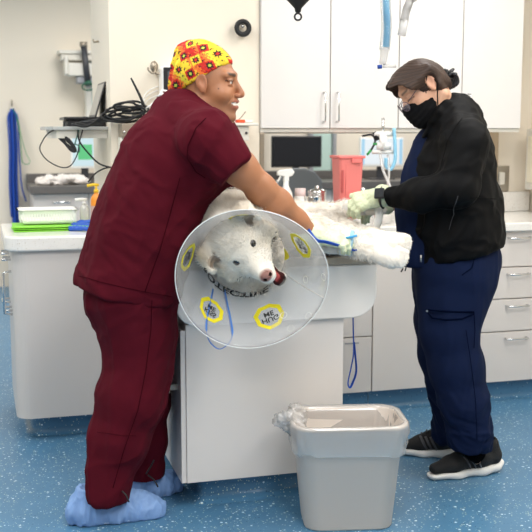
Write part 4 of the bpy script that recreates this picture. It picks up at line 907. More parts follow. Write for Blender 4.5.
# shoes and overshoes ------------------------------------------------
cov = mat('blue_overshoe_film', '7d9fd0', .6, bump=.12, bscale=60, var=.05, vscale=20)
def overshoe(heel, toe, h, seed, wid=.052):
    heel, toe = A_(heel, float), A_(toe, float); ax = unit(toe-heel); L = np.linalg.norm(toe-heel); sd = A_([-ax[1], ax[0], 0])
    s = SDF(np.minimum(heel, toe)-.12, np.maximum(heel, toe)+A_([.12, .12, .18]), .0042)
    s.chain([(heel+ax*.035+A_([0, 0, .035]), .052), (heel+ax*L*.5+A_([0, 0, .03]), .056), (heel+ax*(L-.05)+A_([0, 0, .022]), .054)], .03, sd, 1.0)
    s.seg(heel+ax*.045+A_([0, 0, .05]), heel+ax*.075+A_([0, 0, h]), .052, .050, .04); s.seg(heel+ax*.09+A_([0, 0, h-.02]), heel+ax*(L-.09)+A_([0, 0, .05]), .042, .030, .03)
    s.plane((0, 0, .001), (0, 0, -1), .004); s.ell(heel+ax*.06+A_([0, 0, h+.045]), (.08, .08, .05), .005, op='sub')
    P, F = s.mesh(); P = relax(P, F, 1); P = folds(P, F, .010, 16, seed, (.2, 0, 1), 1.8); P = folds(P, F, .005, 38, seed+1, (0, 0, 1), 2); P[:, 2] = np.maximum(P[:, 2], .001)
    o = link('shoe_cover', P, F, cov, man, smooth=True)
    # welded sole seam
    pl = []
    for a in [i*2*PI/40 for i in range(40)]:
        cc = heel+ax*L*.5; v = ax*math.cos(a)*(L*.5+.004)+sd*math.sin(a)*.056; pl.append(tuple(cc+v+A_([0, 0, .010])))
    MB().tube(pl, .0042, 6, closed=True, flat=(1.4, .5)).build('sole_seam', mat('pale_seam', 'b9cbe6', .5), o, off=OFF[man.name])
    return o
overshoe(flr(72, 523), flr(164, 513), .125, 41); overshoe(flr(124, 500), flr(180, 488), .10, 47)
for pts in ([(122, 491, 3.28), (126, 495, 3.275), (129, 502, 3.27)], [(146, 474, 3.5), (151, 466, 3.5), (154, 460, 3.5)], [(148, 475, 3.5), (154, 480, 3.5), (158, 487, 3.49)]):
    MB().tube([V(*p) for p in pts], .003, 6, smooth_path=3).build('shoelace', M['blackr'], man)
for p, q in (((112, 494, 3.33), (122, 492, 3.30)), ((143, 478, 3.56), (149, 474, 3.54))):
    MB().tube([V(*p), V(*q)], .012, 10).build('shoe_edge', mat('tan_shoe', 'b8ac98', .6), man)
# near glove --------------------------------------------------------
glv = mat('pale_green_latex', 'd4dcb8', .42, bump=.05, bscale=120, sss=.05)
s = SDF(V(300, 275, 3.35)-.06, V(365, 215, 3.7)+.06, .0026)
hand(s, V(314, 235.5, 3.49), V(345, 240, 3.48)-V(314, 235.5, 3.49), (.15, .55, -1), (.1, 1, .4), .95, (.35, .6, .5), .12, (.8, .5, .2), r=1.42, cuff=.03)
P, F = s.mesh(); P = relax(P, F, 1); P = folds(P, F, .003, 45, 3, None, 2)
link('glove', P, F, glv, man, smooth=True)
# ================================================================ WOMAN IN BLACK JACKET
wb = V(455, 470, 3.90); wroot = (wb[0], wb[1], 0.)
wom = thing('person', 'woman in black jacket, black face mask and navy trousers holding the dog\'s leg', 'person', wroot, view=True)
wc, wR, ws = V(426, 88, 3.86), frame((-.76, -.20, -.61), (-.6, .02, .76)), 1.03
(hp2, hf2), wl = head_mesh(wc, wR, ws, mouth='closed', narrow=.98, neck=((-.02, 0, -.035), (.012, 0, -.19), .047, .052), cran=((.006, 0, .032), (.080, .073, .078)))
s = SDF(V(340, 520, 3.6)-.1, V(530, 90, 4.2)+.1, .006)
s.chain([(V(438, 105, 3.88), .05), (V(452, 128, 3.88), .07), (V(452, 160, 3.88), .12), (V(450, 200, 3.88), .13), (V(455, 265, 3.88), .13)], .03, (0, 1, 0), 1.15)
s.chain([(V(455, 280, 3.82), .09), (V(452, 345, 3.80), .065), (V(469, 440, 3.80), .036)], .03); s.chain([(V(450, 280, 3.96), .09), (V(443, 345, 3.98), .055), (V(449, 400, 4.03), .038), (V(450, 425, 4.05), .034)], .03)
fn_h, fn_t = flr(488, 476), flr(443, 480); ff_h, ff_t = flr(450, 456), flr(412, 455)
for an, h_, t_ in ((V(469, 440, 3.80), fn_h, fn_t), (V(450, 425, 4.05), ff_h, ff_t)): s.chain([(an, .030), (h_*.72+t_*.28+A_([0, 0, .075]), .022)], .02)
s.chain([(V(462, 142, 3.74), .055), (V(452, 191, 3.68), .042), (V(383, 197.5, 3.76), .026)], .02)
s.chain([(V(448, 142, 4.03), .055), (V(430, 192, 4.05), .040), (V(392, 203, 3.98), .027), (V(380, 208, 3.96), .026)], .02)
bp, bf = s.mesh(); bp = relax(bp, bf, 1)
P, F = merge((bp, bf), (hp2, hf2)); nh2 = len(hp2)
def wom_col(P):
    C = np.tile(A_(srgb('d3a285')), (len(P), 1)); C *= (1+.04*wnoise(P, 25, 4))[:, None]; n0 = len(P)-nh2; H = C[n0:].copy(); x, y, z = wl.T; ay = abs(y)
    def mixc(m, c): H[:] = H*(1-m[:, None])+A_(srgb(c))*m[:, None]
    br = np.exp(-((z-.038-.12*(ay-.03))/.0042)**2)*np.clip((ay-.012)/.006, 0, 1)*np.clip((.056-ay)/.008, 0, 1)*(x > .05); mixc(np.clip(br, 0, .8), '3a2a20')
    lash = np.exp(-((z-.008+.10*abs(ay-.032))/.0026)**2)*((ay > .015) & (ay < .052) & (x > .06)); mixc(np.clip(lash, 0, 1)*.9, '2a1c16')
    mixc(((ay > .078) & (abs(x) < .03))*.2, 'c07058'); mixc(np.clip(np.exp(-((ay-.04)**2+(z+.02)**2)/.02**2), 0, 1)*.15*(x > .03), 'c8705c')
    C[n0:] = H; return C
link('body', P, F, skinmat('woman_skin'), wom, smooth=True, col=wom_col(P))
def WL(x, y, z): return HL(x, y, z, wc, wR, ws)
# hair: swept back from a side parting into a clip -------------------
s = SDF((-.17, -.125, -.13), (.15, .125, .18), .0026)
s.ell((.008, 0, .036), (.088, .085, .082)); s.ell((.058, 0, .074), (.042, .064, .040), .03)
for y in (-1, 1): s.seg((.094, .030*y, .078), (.070, .068*y, .040), .022, .018, .025); s.seg((.070, .068*y, .042), (-.02, .083*y, .052), .020, .018, .02); s.seg((-.02, .066*y, -.01), (-.028, .045*y, -.06), .020, .014, .02); s.seg((-.03, .070*y, .03), (-.055, .05*y, -.025), .019, .017, .02)
s.ell((.112, .024, .058), (.020, .028, .034), .02)
s.ell((-.056, 0, .005), (.035, .052, .050), .03); s.ell((-.068, -.005, -.030), (.022, .035, .030), .02)
s.ell((.110, .0, .004), (.085, .098, .086), .006, frame((1, 0, .25), (-.25, 0, 1)), 'sub'); s.ell((.045, 0, -.080), (.055, .11, .085), .008, op='sub')
for y in (-1, 1): s.ell((.004, .094*y, .004), (.024, .030, .034), .004, op='sub')
s.ell((-.02, 0, -.14), (.09, .1, .06), .01, op='sub')
s.seg((.118, -.018, .09), (-.02, -.030, .130), .0045, .0035, .006, op='sub')
P, F = s.mesh(); P = relax(P, F, 1); N = normals(P, F)
ph = P[:, 1]*1.0; ang = np.arctan2(P[:, 2]-.0, P[:, 0]+.12)
strand = np.sin(ang*95+14*np.abs(P[:, 1])*3+1.5*wnoise(P, 20, 3))*.5+.5*np.sin(ang*173+P[:, 1]*60+wnoise(P, 30, 6)); P = P+N*(strand*.0011)[:, None]
hcz = A_(srgb('54402f'))*(1-.0)+0*P[:, :1]; cl_ = np.clip(.5+.5*strand*.9+.25*wnoise(P, 18, 8), 0, 1)[:, None]; hcol = A_(srgb('1e1410'))*(1-cl_)+A_(srgb('493428'))*cl_
link('hair', wc+(P*ws)@wR.T, F, mat('brown_hair', '4a3628', .5, vcol=True, spec=.35), wom, smooth=True, col=hcol)
# claw clip
mb = MB()
for k in range(5):
    y = -.034+.017*k; mb.tube([WL(-0.080, y, -0.016), WL(-0.105, y, -0.020), WL(-0.108, y, -0.040), WL(-0.098, y, -0.058), WL(-0.082, y, -0.062)], .0045, 8, smooth_path=3); mb.tube([WL(-0.080, y, -0.010), WL(-0.090, y, 0.006), WL(-0.075, y, 0.016)], .0045, 8, smooth_path=3)
mb.tube([WL(-0.106, -.04, -0.028), WL(-0.106, .04, -0.028)], .008, 8).tube([WL(-0.090, -.036, 0.001), WL(-0.090, .036, 0.001)], .007, 8).tube([WL(-0.075, -.036, 0.016), WL(-0.075, .036, 0.016)], .007, 8)
mb.tube([WL(-0.092, -.012, -0.014), WL(-0.122, -.012, -0.010), WL(-0.122, .012, -0.010), WL(-0.092, .012, -0.014)], .006, 8); mb.build('hair_clip', M['black'], wom)
# loose strands at the nape
for a, b, c in (((-.10, -.05, -.03), (-.115, -.055, -.05), (-.13, -.05, -.06)), ((-.09, -.055, -.04), (-.10, -.06, -.06), (-.112, -.06, -.072))):
    MB().tube([WL(*a), WL(*b), WL(*c)], .0018, 5, smooth_path=3).build('hair_strand', mat('brown_strand', '4a3628', .5), wom)
# mask ---------------------------------------------------------------
s = SDF((-.02, -.1, -.15), (.15, .1, .05), .0026)
s.ell((.050, 0, -.052), (.066, .070, .066)); s.ell((.098, 0, -.028), (.030, .028, .028), .03); s.ell((.085, 0, -.075), (.035, .042, .036), .03)
s.plane((.12, 0, .006), (-.42, 0, 1), .004); s.plane((.022, 0, -.04), (-1, 0, -.15), .004)
P, F = s.mesh(); P = relax(P, F, 1); N = normals(P, F); P = P+N*(.0011*np.sin((P[:, 2]+.25*P[:, 0])*330))[:, None]; P = folds(P, F, .0018, 26, 5, (0, 1, 0), 2)
msk = mat('black_mask_fabric', '0d0d0f', .85, spec=.15, bump=.05, bscale=300)
mo = link('face_mask', wc+(P*ws)@wR.T, F, msk, wom, smooth=True)
for y in (-1, 1):
    MB().tube([WL(.045, .062*y, -.022), WL(.02, .076*y, .012), WL(.0, .084*y, .036), WL(-.012, .085*y, .034)], .0022, 6, smooth_path=4).tube([WL(.035, .058*y, -.085), WL(.012, .075*y, -.045), WL(-.010, .085*y, -.012), WL(-.014, .086*y, .01)], .0022, 6, smooth_path=4).build('ear_loop', msk, mo, off=OFF[wom.name])
# glasses ------------------------------------------------------------
gl = bpy.data.objects.new('glasses', None); COL.objects.link(gl); gl.parent = wom; OFF[gl.name] = OFF[wom.name]
wire = mat('rose_wire', '5a4c52', .3, metal=.6); lens = clear('spectacle_lens', 'cfc4dc', .22, .05, .12)
for y in (-1, 1):
    c = [(.122-.006*math.cos(a)*y*0+(-.012*(abs(math.sin(0)))), .034*y+.024*math.cos(a), -.004+.019*math.sin(a)) for a in [2*PI*k/24 for k in range(24)]]
    c = [(p[0]-.25*(abs(p[1])-.01), p[1], p[2]) for p in c]; MB().tube([WL(*p) for p in c], .0014, 6, closed=True).build('rim', wire, gl)
    n = len(c); MB().add([WL(*p) for p in c], [tuple(range(n))]).build('lens', lens, gl)
    MB().tube([WL(.108, .058*y, .004), WL(.09, .074*y, .012), WL(.03, .082*y, .030), WL(-.005, .084*y, .044)], .0015, 6, smooth_path=3).build('temple', wire, gl)
MB().tube([WL(.121, -.012, .004), WL(.124, 0, .007), WL(.121, .012, .004)], .0013, 6).build('bridge', wire, gl)
# scrub top (navy) ----------------------------------------------------
navy = mat('navy_cotton', '0b1836', .85, spec=.15, bump=.06, bscale=400, var=.05, vscale=25)
s = SDF(V(385, 285, 3.6)-.04, V(480, 100, 4.1)+.05, .006)
s.chain([(V(448, 124, 3.88), .06), (V(440, 150, 3.88), .095), (V(436, 178, 3.88), .122), (V(431, 210, 3.88), .127), (V(432, 250, 3.88), .130), (V(433, 285, 3.88), .130)], .04, (0, 1, 0), .85)
p0, p1 = V(397, 264, 3.88), V(500, 268, 3.88); t_ = p1-p0; s.plane(p0, (t_[2], 0, -t_[0]), .003)
P, F = s.mesh(); P = relax(P, F, 1); P = folds(P, F, .008, 9, 61, (0, 0, 1), 1.8)
link('scrub_top', P, F, navy, wom, smooth=True)
for i, pts in enumerate(([(402, 262, 3.77), (403, 268, 3.765), (401, 272, 3.765)], [(404, 262, 3.77), (406, 267, 3.765), (405, 271, 3.765)])): MB().tube([V(*p) for p in pts], .0028, 6, smooth_path=3).build('drawstring', M['blackr'], wom)
# jacket ---------------------------------------------------------------
jk = mat('black_satin_jacket', '060607', .66, spec=.12, bump=.03, bscale=60, sheen=.0)
s = SDF(V(370, 285, 3.45)-.04, V(520, 90, 4.3)+.05, .0055)
s.chain([(V(452, 118, 3.88), .085), (V(455, 138, 3.88), .112), (V(452, 165, 3.88), .148), (V(453, 195, 3.88), .164), (V(455, 222, 3.88), .164), (V(457, 240, 3.88), .163), (V(457, 262, 3.88), .163)], .05, (0, 1, 0), 1.13)
s.seg(V(452, 118, 3.88), V(464, 143, 3.72), .075, .082, .05); s.seg(V(452, 118, 3.88), V(460, 143, 4.05), .075, .082, .05)
s.chain([(V(464, 143, 3.71), .082), (V(457, 188, 3.655), .068), (V(420, 194, 3.68), .057), (V(392, 197, 3.735), .044)], .03)
s.chain([(V(460, 143, 4.05), .08), (V(442, 190, 4.07), .064), (V(402, 201, 4.00), .044)], .03)
dv = unit(V(392, 197, 3.735)-V(420, 194, 3.68)); s.ell(V(388, 197.5, 3.74)+dv*.045, (.045, .08, .08), .003, frame(dv, (0, 0, 1)), 'sub')
dv = unit(V(402, 201, 4.0)-V(442, 190, 4.07)); s.ell(V(396, 202, 3.99)+dv*.04, (.045, .05, .05), .003, frame(dv, (0, 0, 1)), 'sub')
# stand collar
s.chain([(V(446, 104, 3.80), .018), (V(438, 112, 3.78), .018), (V(431, 122, 3.80), .016), (V(423, 137, 3.80), .012)], .012); s.chain([(V(446, 104, 3.80), .018), (V(452, 103, 3.87), .018), (V(448, 104, 3.96), .018), (V(435, 122, 3.96), .014)], .012)
s.seg(V(438, 92, 3.88), V(438, 110, 3.88), .048, .050, .008, op='sub'); s.seg(V(428, 106, 3.88), V(402, 150, 3.86), .038, .034, .01, op='sub')
s.seg(V(397, 165, 3.87), V(396, 280, 3.87), .05, .06, .01, op='sub')
p0, p1 = V(413, 263, 3.88), V(501, 242, 3.88); t_ = p1-p0; s.plane(p0, (t_[2], 0, -t_[0]), .003)
P, F = s.mesh(); P = relax(P, F, 2); P = folds(P, F, .014, 8, 77, (.3, 0, 1), 1.7); P = folds(P, F, .008, 14, 71, (.9, 0, .2), 2.0); P = relax(P, F, 1)
jo = link('jacket', P, F, jk, wom, smooth=True)
# ribbed hem band, pocket zip, seams
jd = mat('black_rib', '070708', 1, spec=.05)
s = SDF(V(395, 285, 3.55)-.04, V(520, 225, 4.2)+.05, .0055)
s.seg(V(457, 235, 3.88), V(457, 280, 3.88), .166, .166, .03, (0, 1, 0), 1.13); s.plane(p0, (t_[2], 0, -t_[0]), .004); s.plane(p0+A_([0, 0, .048]), (-t_[2], 0, t_[0]), .004)
s.seg(V(397, 165, 3.87), V(396, 280, 3.87), .05, .06, .01, op='sub')
P2, F2 = s.mesh(); N2 = normals(P2, F2); P2 = P2+N2*(.0012*np.sin(np.arctan2(P2[:, 1]-3.88, P2[:, 0]-V(457, 250, 3.88)[0])*150))[:, None]; link('hem_band', P2, F2, jd, wom, smooth=True)
stitch(P, [(458, 196), (455, 206), (452, 218), (449, 230)], 'pocket_zip', wom, mat('grey_zip', '3c3c40', .7), .0014)
stitch(P, [(462, 118), (455, 128), (447, 142), (443, 158), (440, 170)], 'sleeve_seam', wom, jd, .0014)
stitch(P, [(470, 198), (482, 198), (496, 199)], 'back_seam', wom, jd, .0014)
MB().tube([V(421, 255, 3.735), V(421, 262, 3.735)], .0035, 6).build('zip_pull', M['steel'], wom)
# trousers --------------------------------------------------------------
s = SDF(V(390, 475, 3.5)-.05, V(520, 225, 4.25)+.05, .006)
s.chain([(V(456, 236, 3.88), .158), (V(456, 262, 3.88), .160), (V(453, 285, 3.88), .150)], .04, (0, 1, 0), 1.1)
s.chain([(V(457, 280, 3.83), .142), (V(452, 305, 3.82), .128), (V(449, 330, 3.80), .112), (V(456, 366, 3.79), .100), (V(464, 402, 3.78), .090), (V(469, 432, 3.79), .080), (V(470, 447, 3.80), .072), (V(470, 462, 3.80), .072)], .03)
s.chain([(V(450, 280, 3.93), .14), (V(442, 320, 3.97), .112), (V(441, 352, 3.99), .090), (V(447, 385, 4.02), .077), (V(452, 412, 4.04), .068), (V(450, 428, 4.05), .066), (V(449, 445, 4.05), .066)], .03)
s.ell(V(470, 466, 3.80), (.25, .22, .075), .004, op='sub'); s.ell(V(449, 451, 4.05), (.10, .10, .058), .004, op='sub')
P, F = s.mesh(); P = relax(P, F, 2); P = folds(P, F, .010, 8, 91, (.1, 0, 1), 1.7); m_ = np.clip((.45-P[:, 2])/.3, 0, 1)
Pw = folds(P, F, .014, 17, 93, (1, 0, -.2), 1.8); P = P*(1-m_[:, None])+Pw*m_[:, None]; P = relax(P, F, 1)
link('trousers', P, F, navy, wom, smooth=True); dn = mat('navy_stitch', '050c20', 1, spec=0)
stitch(P, [(428, 310), (440, 311), (458, 312), (474, 312)], 'pocket_flap_seam', wom, dn, .003); stitch(P, [(428, 313), (432, 318), (445, 320), (462, 319), (474, 314)], 'pocket_fold', wom, dn, .003)
stitch(P, [(474, 312), (475, 330), (474, 348)], 'pocket_edge', wom, dn, .0014); stitch(P, [(476, 252), (472, 268), (462, 275)], 'hip_pocket_seam', wom, dn, .0014)
stitch(P, [(466, 330), (472, 370), (476, 405), (477, 440)], 'outer_seam', wom, dn, .0012)
MB().box(tuple(V(427, 311, 3.64)-.003), tuple(V(427, 311, 3.64)+.003)).build('zip_tab', M['steel'], wom)
# trainers ----------------------------------------------------------------
def trainer(heel, toe, ank):
    ax = unit(toe-heel); L = np.linalg.norm(toe-heel); sd = A_([-ax[1], ax[0], 0.]); near = sd if sd[1] < 0 else -sd
    lo, hi = np.minimum(heel, toe)-.12, np.maximum(heel, toe)+A_([.12, .12, .2]); up = A_([0, 0, 1.])
    root = bpy.data.objects.new('trainer', None); COL.objects.link(root); root.parent = wom; OFF[root.name] = OFF[wom.name]
    s = SDF(lo, hi, .0032)
    s.chain([(heel+ax*.022+up*.024, .026), (heel+ax*.09+up*.020, .026), (heel+ax*(L*.62)+up*.016, .024), (heel+ax*(L-.026)+up*.020, .021)], .03, sd, 1.62)
    s.ell(heel+ax*-.004+up*.034, (.020, .026, .014), .02)
    s.plane((0, 0, .001), (0, 0, -1), .003); s.plane(tuple(heel+up*.048), tuple(unit(ax*.085+up)), .006)
    P, F = s.mesh(); P = relax(P, F, 1); link('sole', P, F, mat('white_foam_sole', 'ece9e4', .5, bump=.15, bscale=160), root, smooth=True)
    s = SDF(lo, hi, .0034)
    s.chain([(heel+ax*.035+up*.066, .036), (heel+ax*.10+up*.066, .037), (heel+ax*(L*.66)+up*.052, .030), (heel+ax*(L-.034)+up*.042, .021)], .03, sd, 1.3)
    s.seg(heel+ax*.030+up*.075, heel+ax*.045+up*.112, .034, .036, .02); s.seg(heel+ax*.05+up*.115, heel+ax*(L*.55)+up*.078, .034, .026, .02)
    s.plane(tuple(heel+up*.036), tuple(-unit(ax*.085+up)), .004); s.ell(heel+ax*.055+up*.145, (.030, .028, .03), .005, op='sub')
    P, F = s.mesh(); P = relax(P, F, 1); link('upper', P, F, mat('black_knit_upper', '151516', .8, bump=.3, bscale=260), root, smooth=True)
    for k in range(3):
        a = heel+ax*(.112+.021*k)+up*.040+near*.045; b = heel+ax*(.140+.021*k)+up*.090+near*.030
        pr_ = []
        for t in range(7):
            p = a*(1-t/6)+b*t/6; dd_ = np.linalg.norm((P-p)[:, :] - np.outer((P-p)@near, near), axis=1); i_ = np.where(dd_ < .005)[0]
            off = ((P[i_]-p)@near).max() if len(i_) else 0; pr_.append(tuple(p+near*(off+.0005)))
        MB().tube(pr_, .0055, 6, flat=(1.1, .3)).build('side_stripe', mat('grey_stripe', '4b4b4f', .5), root)
    for k in range(4):
        c_ = heel+ax*(.11+.022*k)+up*(.130-.012*k); MB().tube([c_-sd*.022-up*.006, c_+up*.003, c_+sd*.022-up*.006], .0032, 6, smooth_path=3).build('lace', M['black'], root)
    c_ = heel+ax*.105+up*.142
    MB().tube([c_, c_+near*.03+ax*.01+up*.012, c_+near*.05-ax*.01-up*.005, c_+near*.02, c_-near*.02+up*.015, c_-near*.035+up*.004, c_], .0026, 6, smooth_path=4).build('lace_bow', M['black'], root)
for a_, b_ in ((V(470, 440, 3.80), fn_h*.72+fn_t*.28+A_([0, 0, .06])), (V(450, 422, 4.05), ff_h*.72+ff_t*.28+A_([0, 0, .06]))): MB().tube([a_, a_*.5+b_*.5, b_+A_([.012, 0, .025])], .035, 16).build('sock', jd, wom)
trainer(flr(498, 470), flr(427, 480), None); trainer(flr(463, 456), flr(400, 454), None)
# gloves -------------------------------------------------------------------
glw = glv
s = SDF(V(335, 235, 3.6)-.05, V(400, 180, 3.95)+.05, .0026)
wv = V(379, 197, 3.77); hand(s, wv, V(352, 205, 3.80)-wv, (-.05, .5, -.9), (-.25, .75, .6), .92, (.55, .75, .5), .05, (.85, .5, .05), r=1.32, cuff=.012, tcurl=.2)
P, F = s.mesh(); P = relax(P, F, 1); P = folds(P, F, .003, 45, 3, None, 2); link('glove', P, F, glw, wom, smooth=True)
s = SDF(V(340, 245, 3.75)-.05, V(400, 190, 4.1)+.05, .0026)
wv = V(384, 206, 3.97); hand(s, wv, V(362, 213, 3.88)-wv, (.05, .4, -.7), (-.2, -.8, .3), .95, (.4, .6, .5), .1, (.8, .4, .4), r=1.1, cuff=.012)
P, F = s.mesh(); P = relax(P, F, 1); link('glove', P, F, glw, wom, smooth=True)
# wrist watch
wt = bpy.data.objects.new('wrist_watch', None); COL.objects.link(wt); wt.parent = wom; OFF[wt.name] = OFF[wom.name]
ax = unit(V(376, 197.5, 3.76)-V(388, 197, 3.745)); u1 = unit(np.cross(ax, (0, 0, 1))); u2 = np.cross(ax, u1); c = V(381.5, 197.5, 3.755)
rg = [tuple(c+(u1*math.cos(a)+u2*math.sin(a))*.0345) for a in [2*PI*k/32 for k in range(32)]]
MB().tube(rg, .010, 8, closed=True, flat=(1.15, .35)).build('watch_strap', M['blackr'], wt)
fd = unit(A_([-.25, -.80, .45])); fd = unit(fd-ax*(fd@ax)); Rw = Matrix([list(ax)+[0], list(np.cross(fd, ax))+[0], list(fd)+[0], [0, 0, 0, 1]]).transposed(); Rw = Matrix.Translation(tuple(c+fd*.037)) @ Rw
MB().box((-.019, -.021, -.006), (.019, .021, .006), .005, 3, mtx=Rw).build('watch_case', M['black'], wt); MB().box((-.016, -.018, .006), (.016, .018, .0075), .001, mtx=Rw).build('watch_face', M['screen'], wt)
# ================================================================ DOG
db = V(265, 250, 3.75); droot = (db[0], db[1], .933)
dog = thing('dog', 'fluffy white dog lying on the treatment table with its head in the clear cone', 'dog', droot, view=True)
dc = V(241, 244.5, 3.335); dfw = unit(A_([.47, -.74, -.48])); dup = A_([-.63, -.60, .47]); DS = 1.12
dR = frame(dfw, dup)            # forward (muzzle), left, up (forehead)
def DL(x, y, z): return dc+dR@A_([x, y, z])*DS
# head in its own frame, metres
s = SDF((-.15, -.14, -.12), (.19, .14, .12), .0026)
s.ell((-.01, 0, .012), (.080, .078, .062)); s.seg((.03, 0, .005), (.146, 0, -.012), .041, .0215, .03); s.seg((.04, 0, -.012), (.146, 0, -.018), .036, .0215, .02)
s.ell((.03, 0, .026), (.040, .038, .026), .03)
s.ell((.152, 0, -.003), (.018, .0200, .0155), .006)             # nose pad
for y in (-1, 1):
    s.ell((.164, .010*y, -.003), (.006, .0048, .0045), .003, op='sub'); s.ell((.056, .031*y, .024), (.014, .012, .011), .010, op='sub'); s.ell((.0515, .0295*y, .0235), (.0115, .0115, .0115), .001)
    s.seg((.063, .021*y, .036), (.046, .040*y, .038), .006, .006, .008); s.seg((.125, .017*y, -.020), (.05, .034*y, -.024), .013, .013, .015)
    s.ell((.0, .066*y, -.022), (.056, .040, .050), .03); s.ell((.060, .030*y, -.022), (.035, .022, .028), .03)             # cheek ruff
# open mouth: lower jaw dropped
s.seg((.015, 0, -.045), (.122, 0, -.100), .026, .015, .015); s.seg((.120, -.009, -.100), (.120, .009, -.100), .014, .014, .01)
s.seg((.045, 0, -.042), (.145, 0, -.066), .010, .026, .005, (0, 1, 0), 1.1, 'sub')
s.seg((.055, 0, -.060), (.116, 0, -.084), .010, .010, .003, (0, 1, 0), 1.1)  # tongue
# ears: half folded flaps
Re = frame((-.25, 0, 1), (1, 0, .2))
for y in (-1, 1):
    s.seg((-.028, .064*y, .042), (-.014, .090*y, .062), .026, .021, .015); s.seg((-.014, .090*y, .062), (.028, .104*y, .050), .021, .011, .012)
    s.ell((.020, .084*y, .052), (.016, .020, .011), .008, op='sub')
s.seg((-.05, 0, -.01), (-.14, 0, -.03), .075, .085, .04); s.ell((-.035, 0, -.045), (.055, .085, .055), .03)
for y in (-1, 1): s.ell((-.04, .062*y, -.03), (.04, .042, .05), .03)
Ph, Fh = s.mesh(); Ph = relax(Ph, Fh, 1); lh = Ph.copy()
# body in the viewing frame; laid along the table
def TW(x, y, z): return U(x, y, z)
s = SDF((-.35, 3.25, .74), (.62, 4.45, 1.36), .006)
nk = DL(-.11, 0, -.02)
s.chain([(nk, .075), (V(247, 235, 3.56), .105), (TW(.95, 3.70, 1.062), .135), (TW(.98, 3.88, 1.04), .125), (TW(1.02, 4.06, 1.02), .105), (TW(1.05, 4.20, 1.01), .09)], .05, (0, 0, 1), .93)
# forelegs: reaching to the right over the table end
fa = [(TW(1.00, 3.62, 1.05), .08), (V(312, 230, 3.62), .052), (V(345, 240, 3.58), .038), (V(372, 242, 3.56), .040), (V(394, 243, 3.54), .0385)]
fb = [(TW(1.02, 3.60, .99), .06), (V(330, 243, 3.60), .036), (V(362, 248, 3.52), .032), (V(391, 258.5, 3.46), .036)]
s.chain(fa, .03); s.chain(fb, .02)
for p, dd, sp in ((V(394, 243, 3.54), unit(V(410, 245, 3.53)-V(394, 243, 3.54)), .020), (V(391, 254.5, 3.46), unit(V(404, 259, 3.45)-V(391, 254.5, 3.46)), .018)):
    nn = unit(np.cross(dd, (0, 1, 0)))
    for k in range(4): q = p+dd*.018+nn*(k-1.5)*sp*.85; s.seg(q, q+dd*(.036-.005*abs(k-1.5)), .0148, .0120, .003)
# hind legs
s.chain([(TW(1.08, 4.10, 1.0), .075), (V(318, 222, 3.9), .045), (V(346, 229, 3.83), .030), (V(372, 236, 3.78), .028), (V(390, 240, 3.76), .026)], .03)
s.chain([(TW(1.06, 4.05, 1.05), .06), (V(298, 213, 3.94), .040), (V(322, 211, 3.88), .028), (V(345, 208, 3.85), .022), (V(368, 208, 3.83), .020), (V(382, 210, 3.82), .018)], .03)
s.ell(TW(1.13, 3.82, .99), (.09, .15, .06), .04); s.ell(V(247, 257, 3.46), (.136, .055, .130), .04)
s.chain([(TW(1.05, 4.22, 1.03), .05), (TW(.95, 4.30, .98), .035), (TW(.82, 4.28, .965), .03)], .03)
Pb, Fb = s.mesh(); Pb = relax(Pb, Fb, 1)
over = (Pb[:, 0]*CY+Pb[:, 1]*SY < 1.345) & (-Pb[:, 0]*SY+Pb[:, 1]*CY > 3.425); Pb[:, 2] = np.where(over, np.maximum(Pb[:, 2], .9335), Pb[:, 2])
def dog_col_head(L):
    x, y, z = L.T; ay = abs(y); C = np.tile(A_(srgb('f6eee0')), (len(L), 1)); C *= (1+.03*wnoise(L, 40, 2))[:, None]
    def mixc(m, c): C[:] = C*(1-m[:, None])+A_(srgb(c))*m[:, None]
    mixc(np.clip(wnoise(L, 22, 7), 0, 1)*.25*(x < .08), 'e6d3b0')
    nose = np.clip(1-np.sqrt(((x-.155)/.022)**2+(y/.0235)**2+((z+.003)/.019)**2), 0, .18)/.18; mixc(nose*.95, '94655c'); mixc(nose*np.clip(wnoise(L, 140, 4)*2, 0, 1)*.6, '5e3832')
    nos = ((x-.165)**2+(ay-.010)**2+(z+.003)**2 < .0062**2); mixc(nos*1., '2b1512')
    eye = ((x-.056)**2+(ay-.031)**2+(z-.0255)**2 < .0130**2); rim = ((x-.056)**2+(ay-.031)**2+(z-.0255)**2 < .0165**2); mixc(rim*.8, '4a3026'); mixc(eye*1., '0e0806')
    mth = (z < -.033) & (z > -.096) & (ay < .024) & (x > .04) & (x < .138) & (z > -.070-(x-.06)*.40); mixc(mth*1., '8c2f2c')
    ton = (abs(z+.069+(x-.085)*.40) < .012) & (ay < .0115) & (x > .055) & (x < .127); mixc(ton*1., 'c25a55')
    lipd = ((abs(z+.089+(x-.122)*.42) < .005) | (abs(z+.034) < .0025)) & (x > .04) & (x < .150) & (ay > .009); mixc(lipd*.85, '2a1512')
    tip = (x > .130) & (z < -.084) & (z > -.108); mixc(tip*.8, '2a1714')
    eari = ((x-.018)**2+(ay-.084)**2+(z-.052)**2 < .022**2); mixc(eari*.65, '6b4a38')
    mixc(np.clip(np.exp(-((ay-.09)/.016)**2), 0, 1)*(z > .03)*.3, 'cdae84')
    return C
Ch = dog_col_head(lh); Cb = np.tile(A_(srgb('f4ede2')), (len(Pb), 1)); Cb = Cb*(1+.03*wnoise(Pb, 18, 3))[:, None]
PP, FF = merge((Pb, Fb), (dc+Ph@dR.T*DS, Fh)); CC = np.vstack([Cb, Ch])
furm = mat('white_fur', 'f4efe6', .8, vcol=True, sss=.0, spec=.2)
dbody = link('body', PP, FF, furm, dog, smooth=True, col=CC)
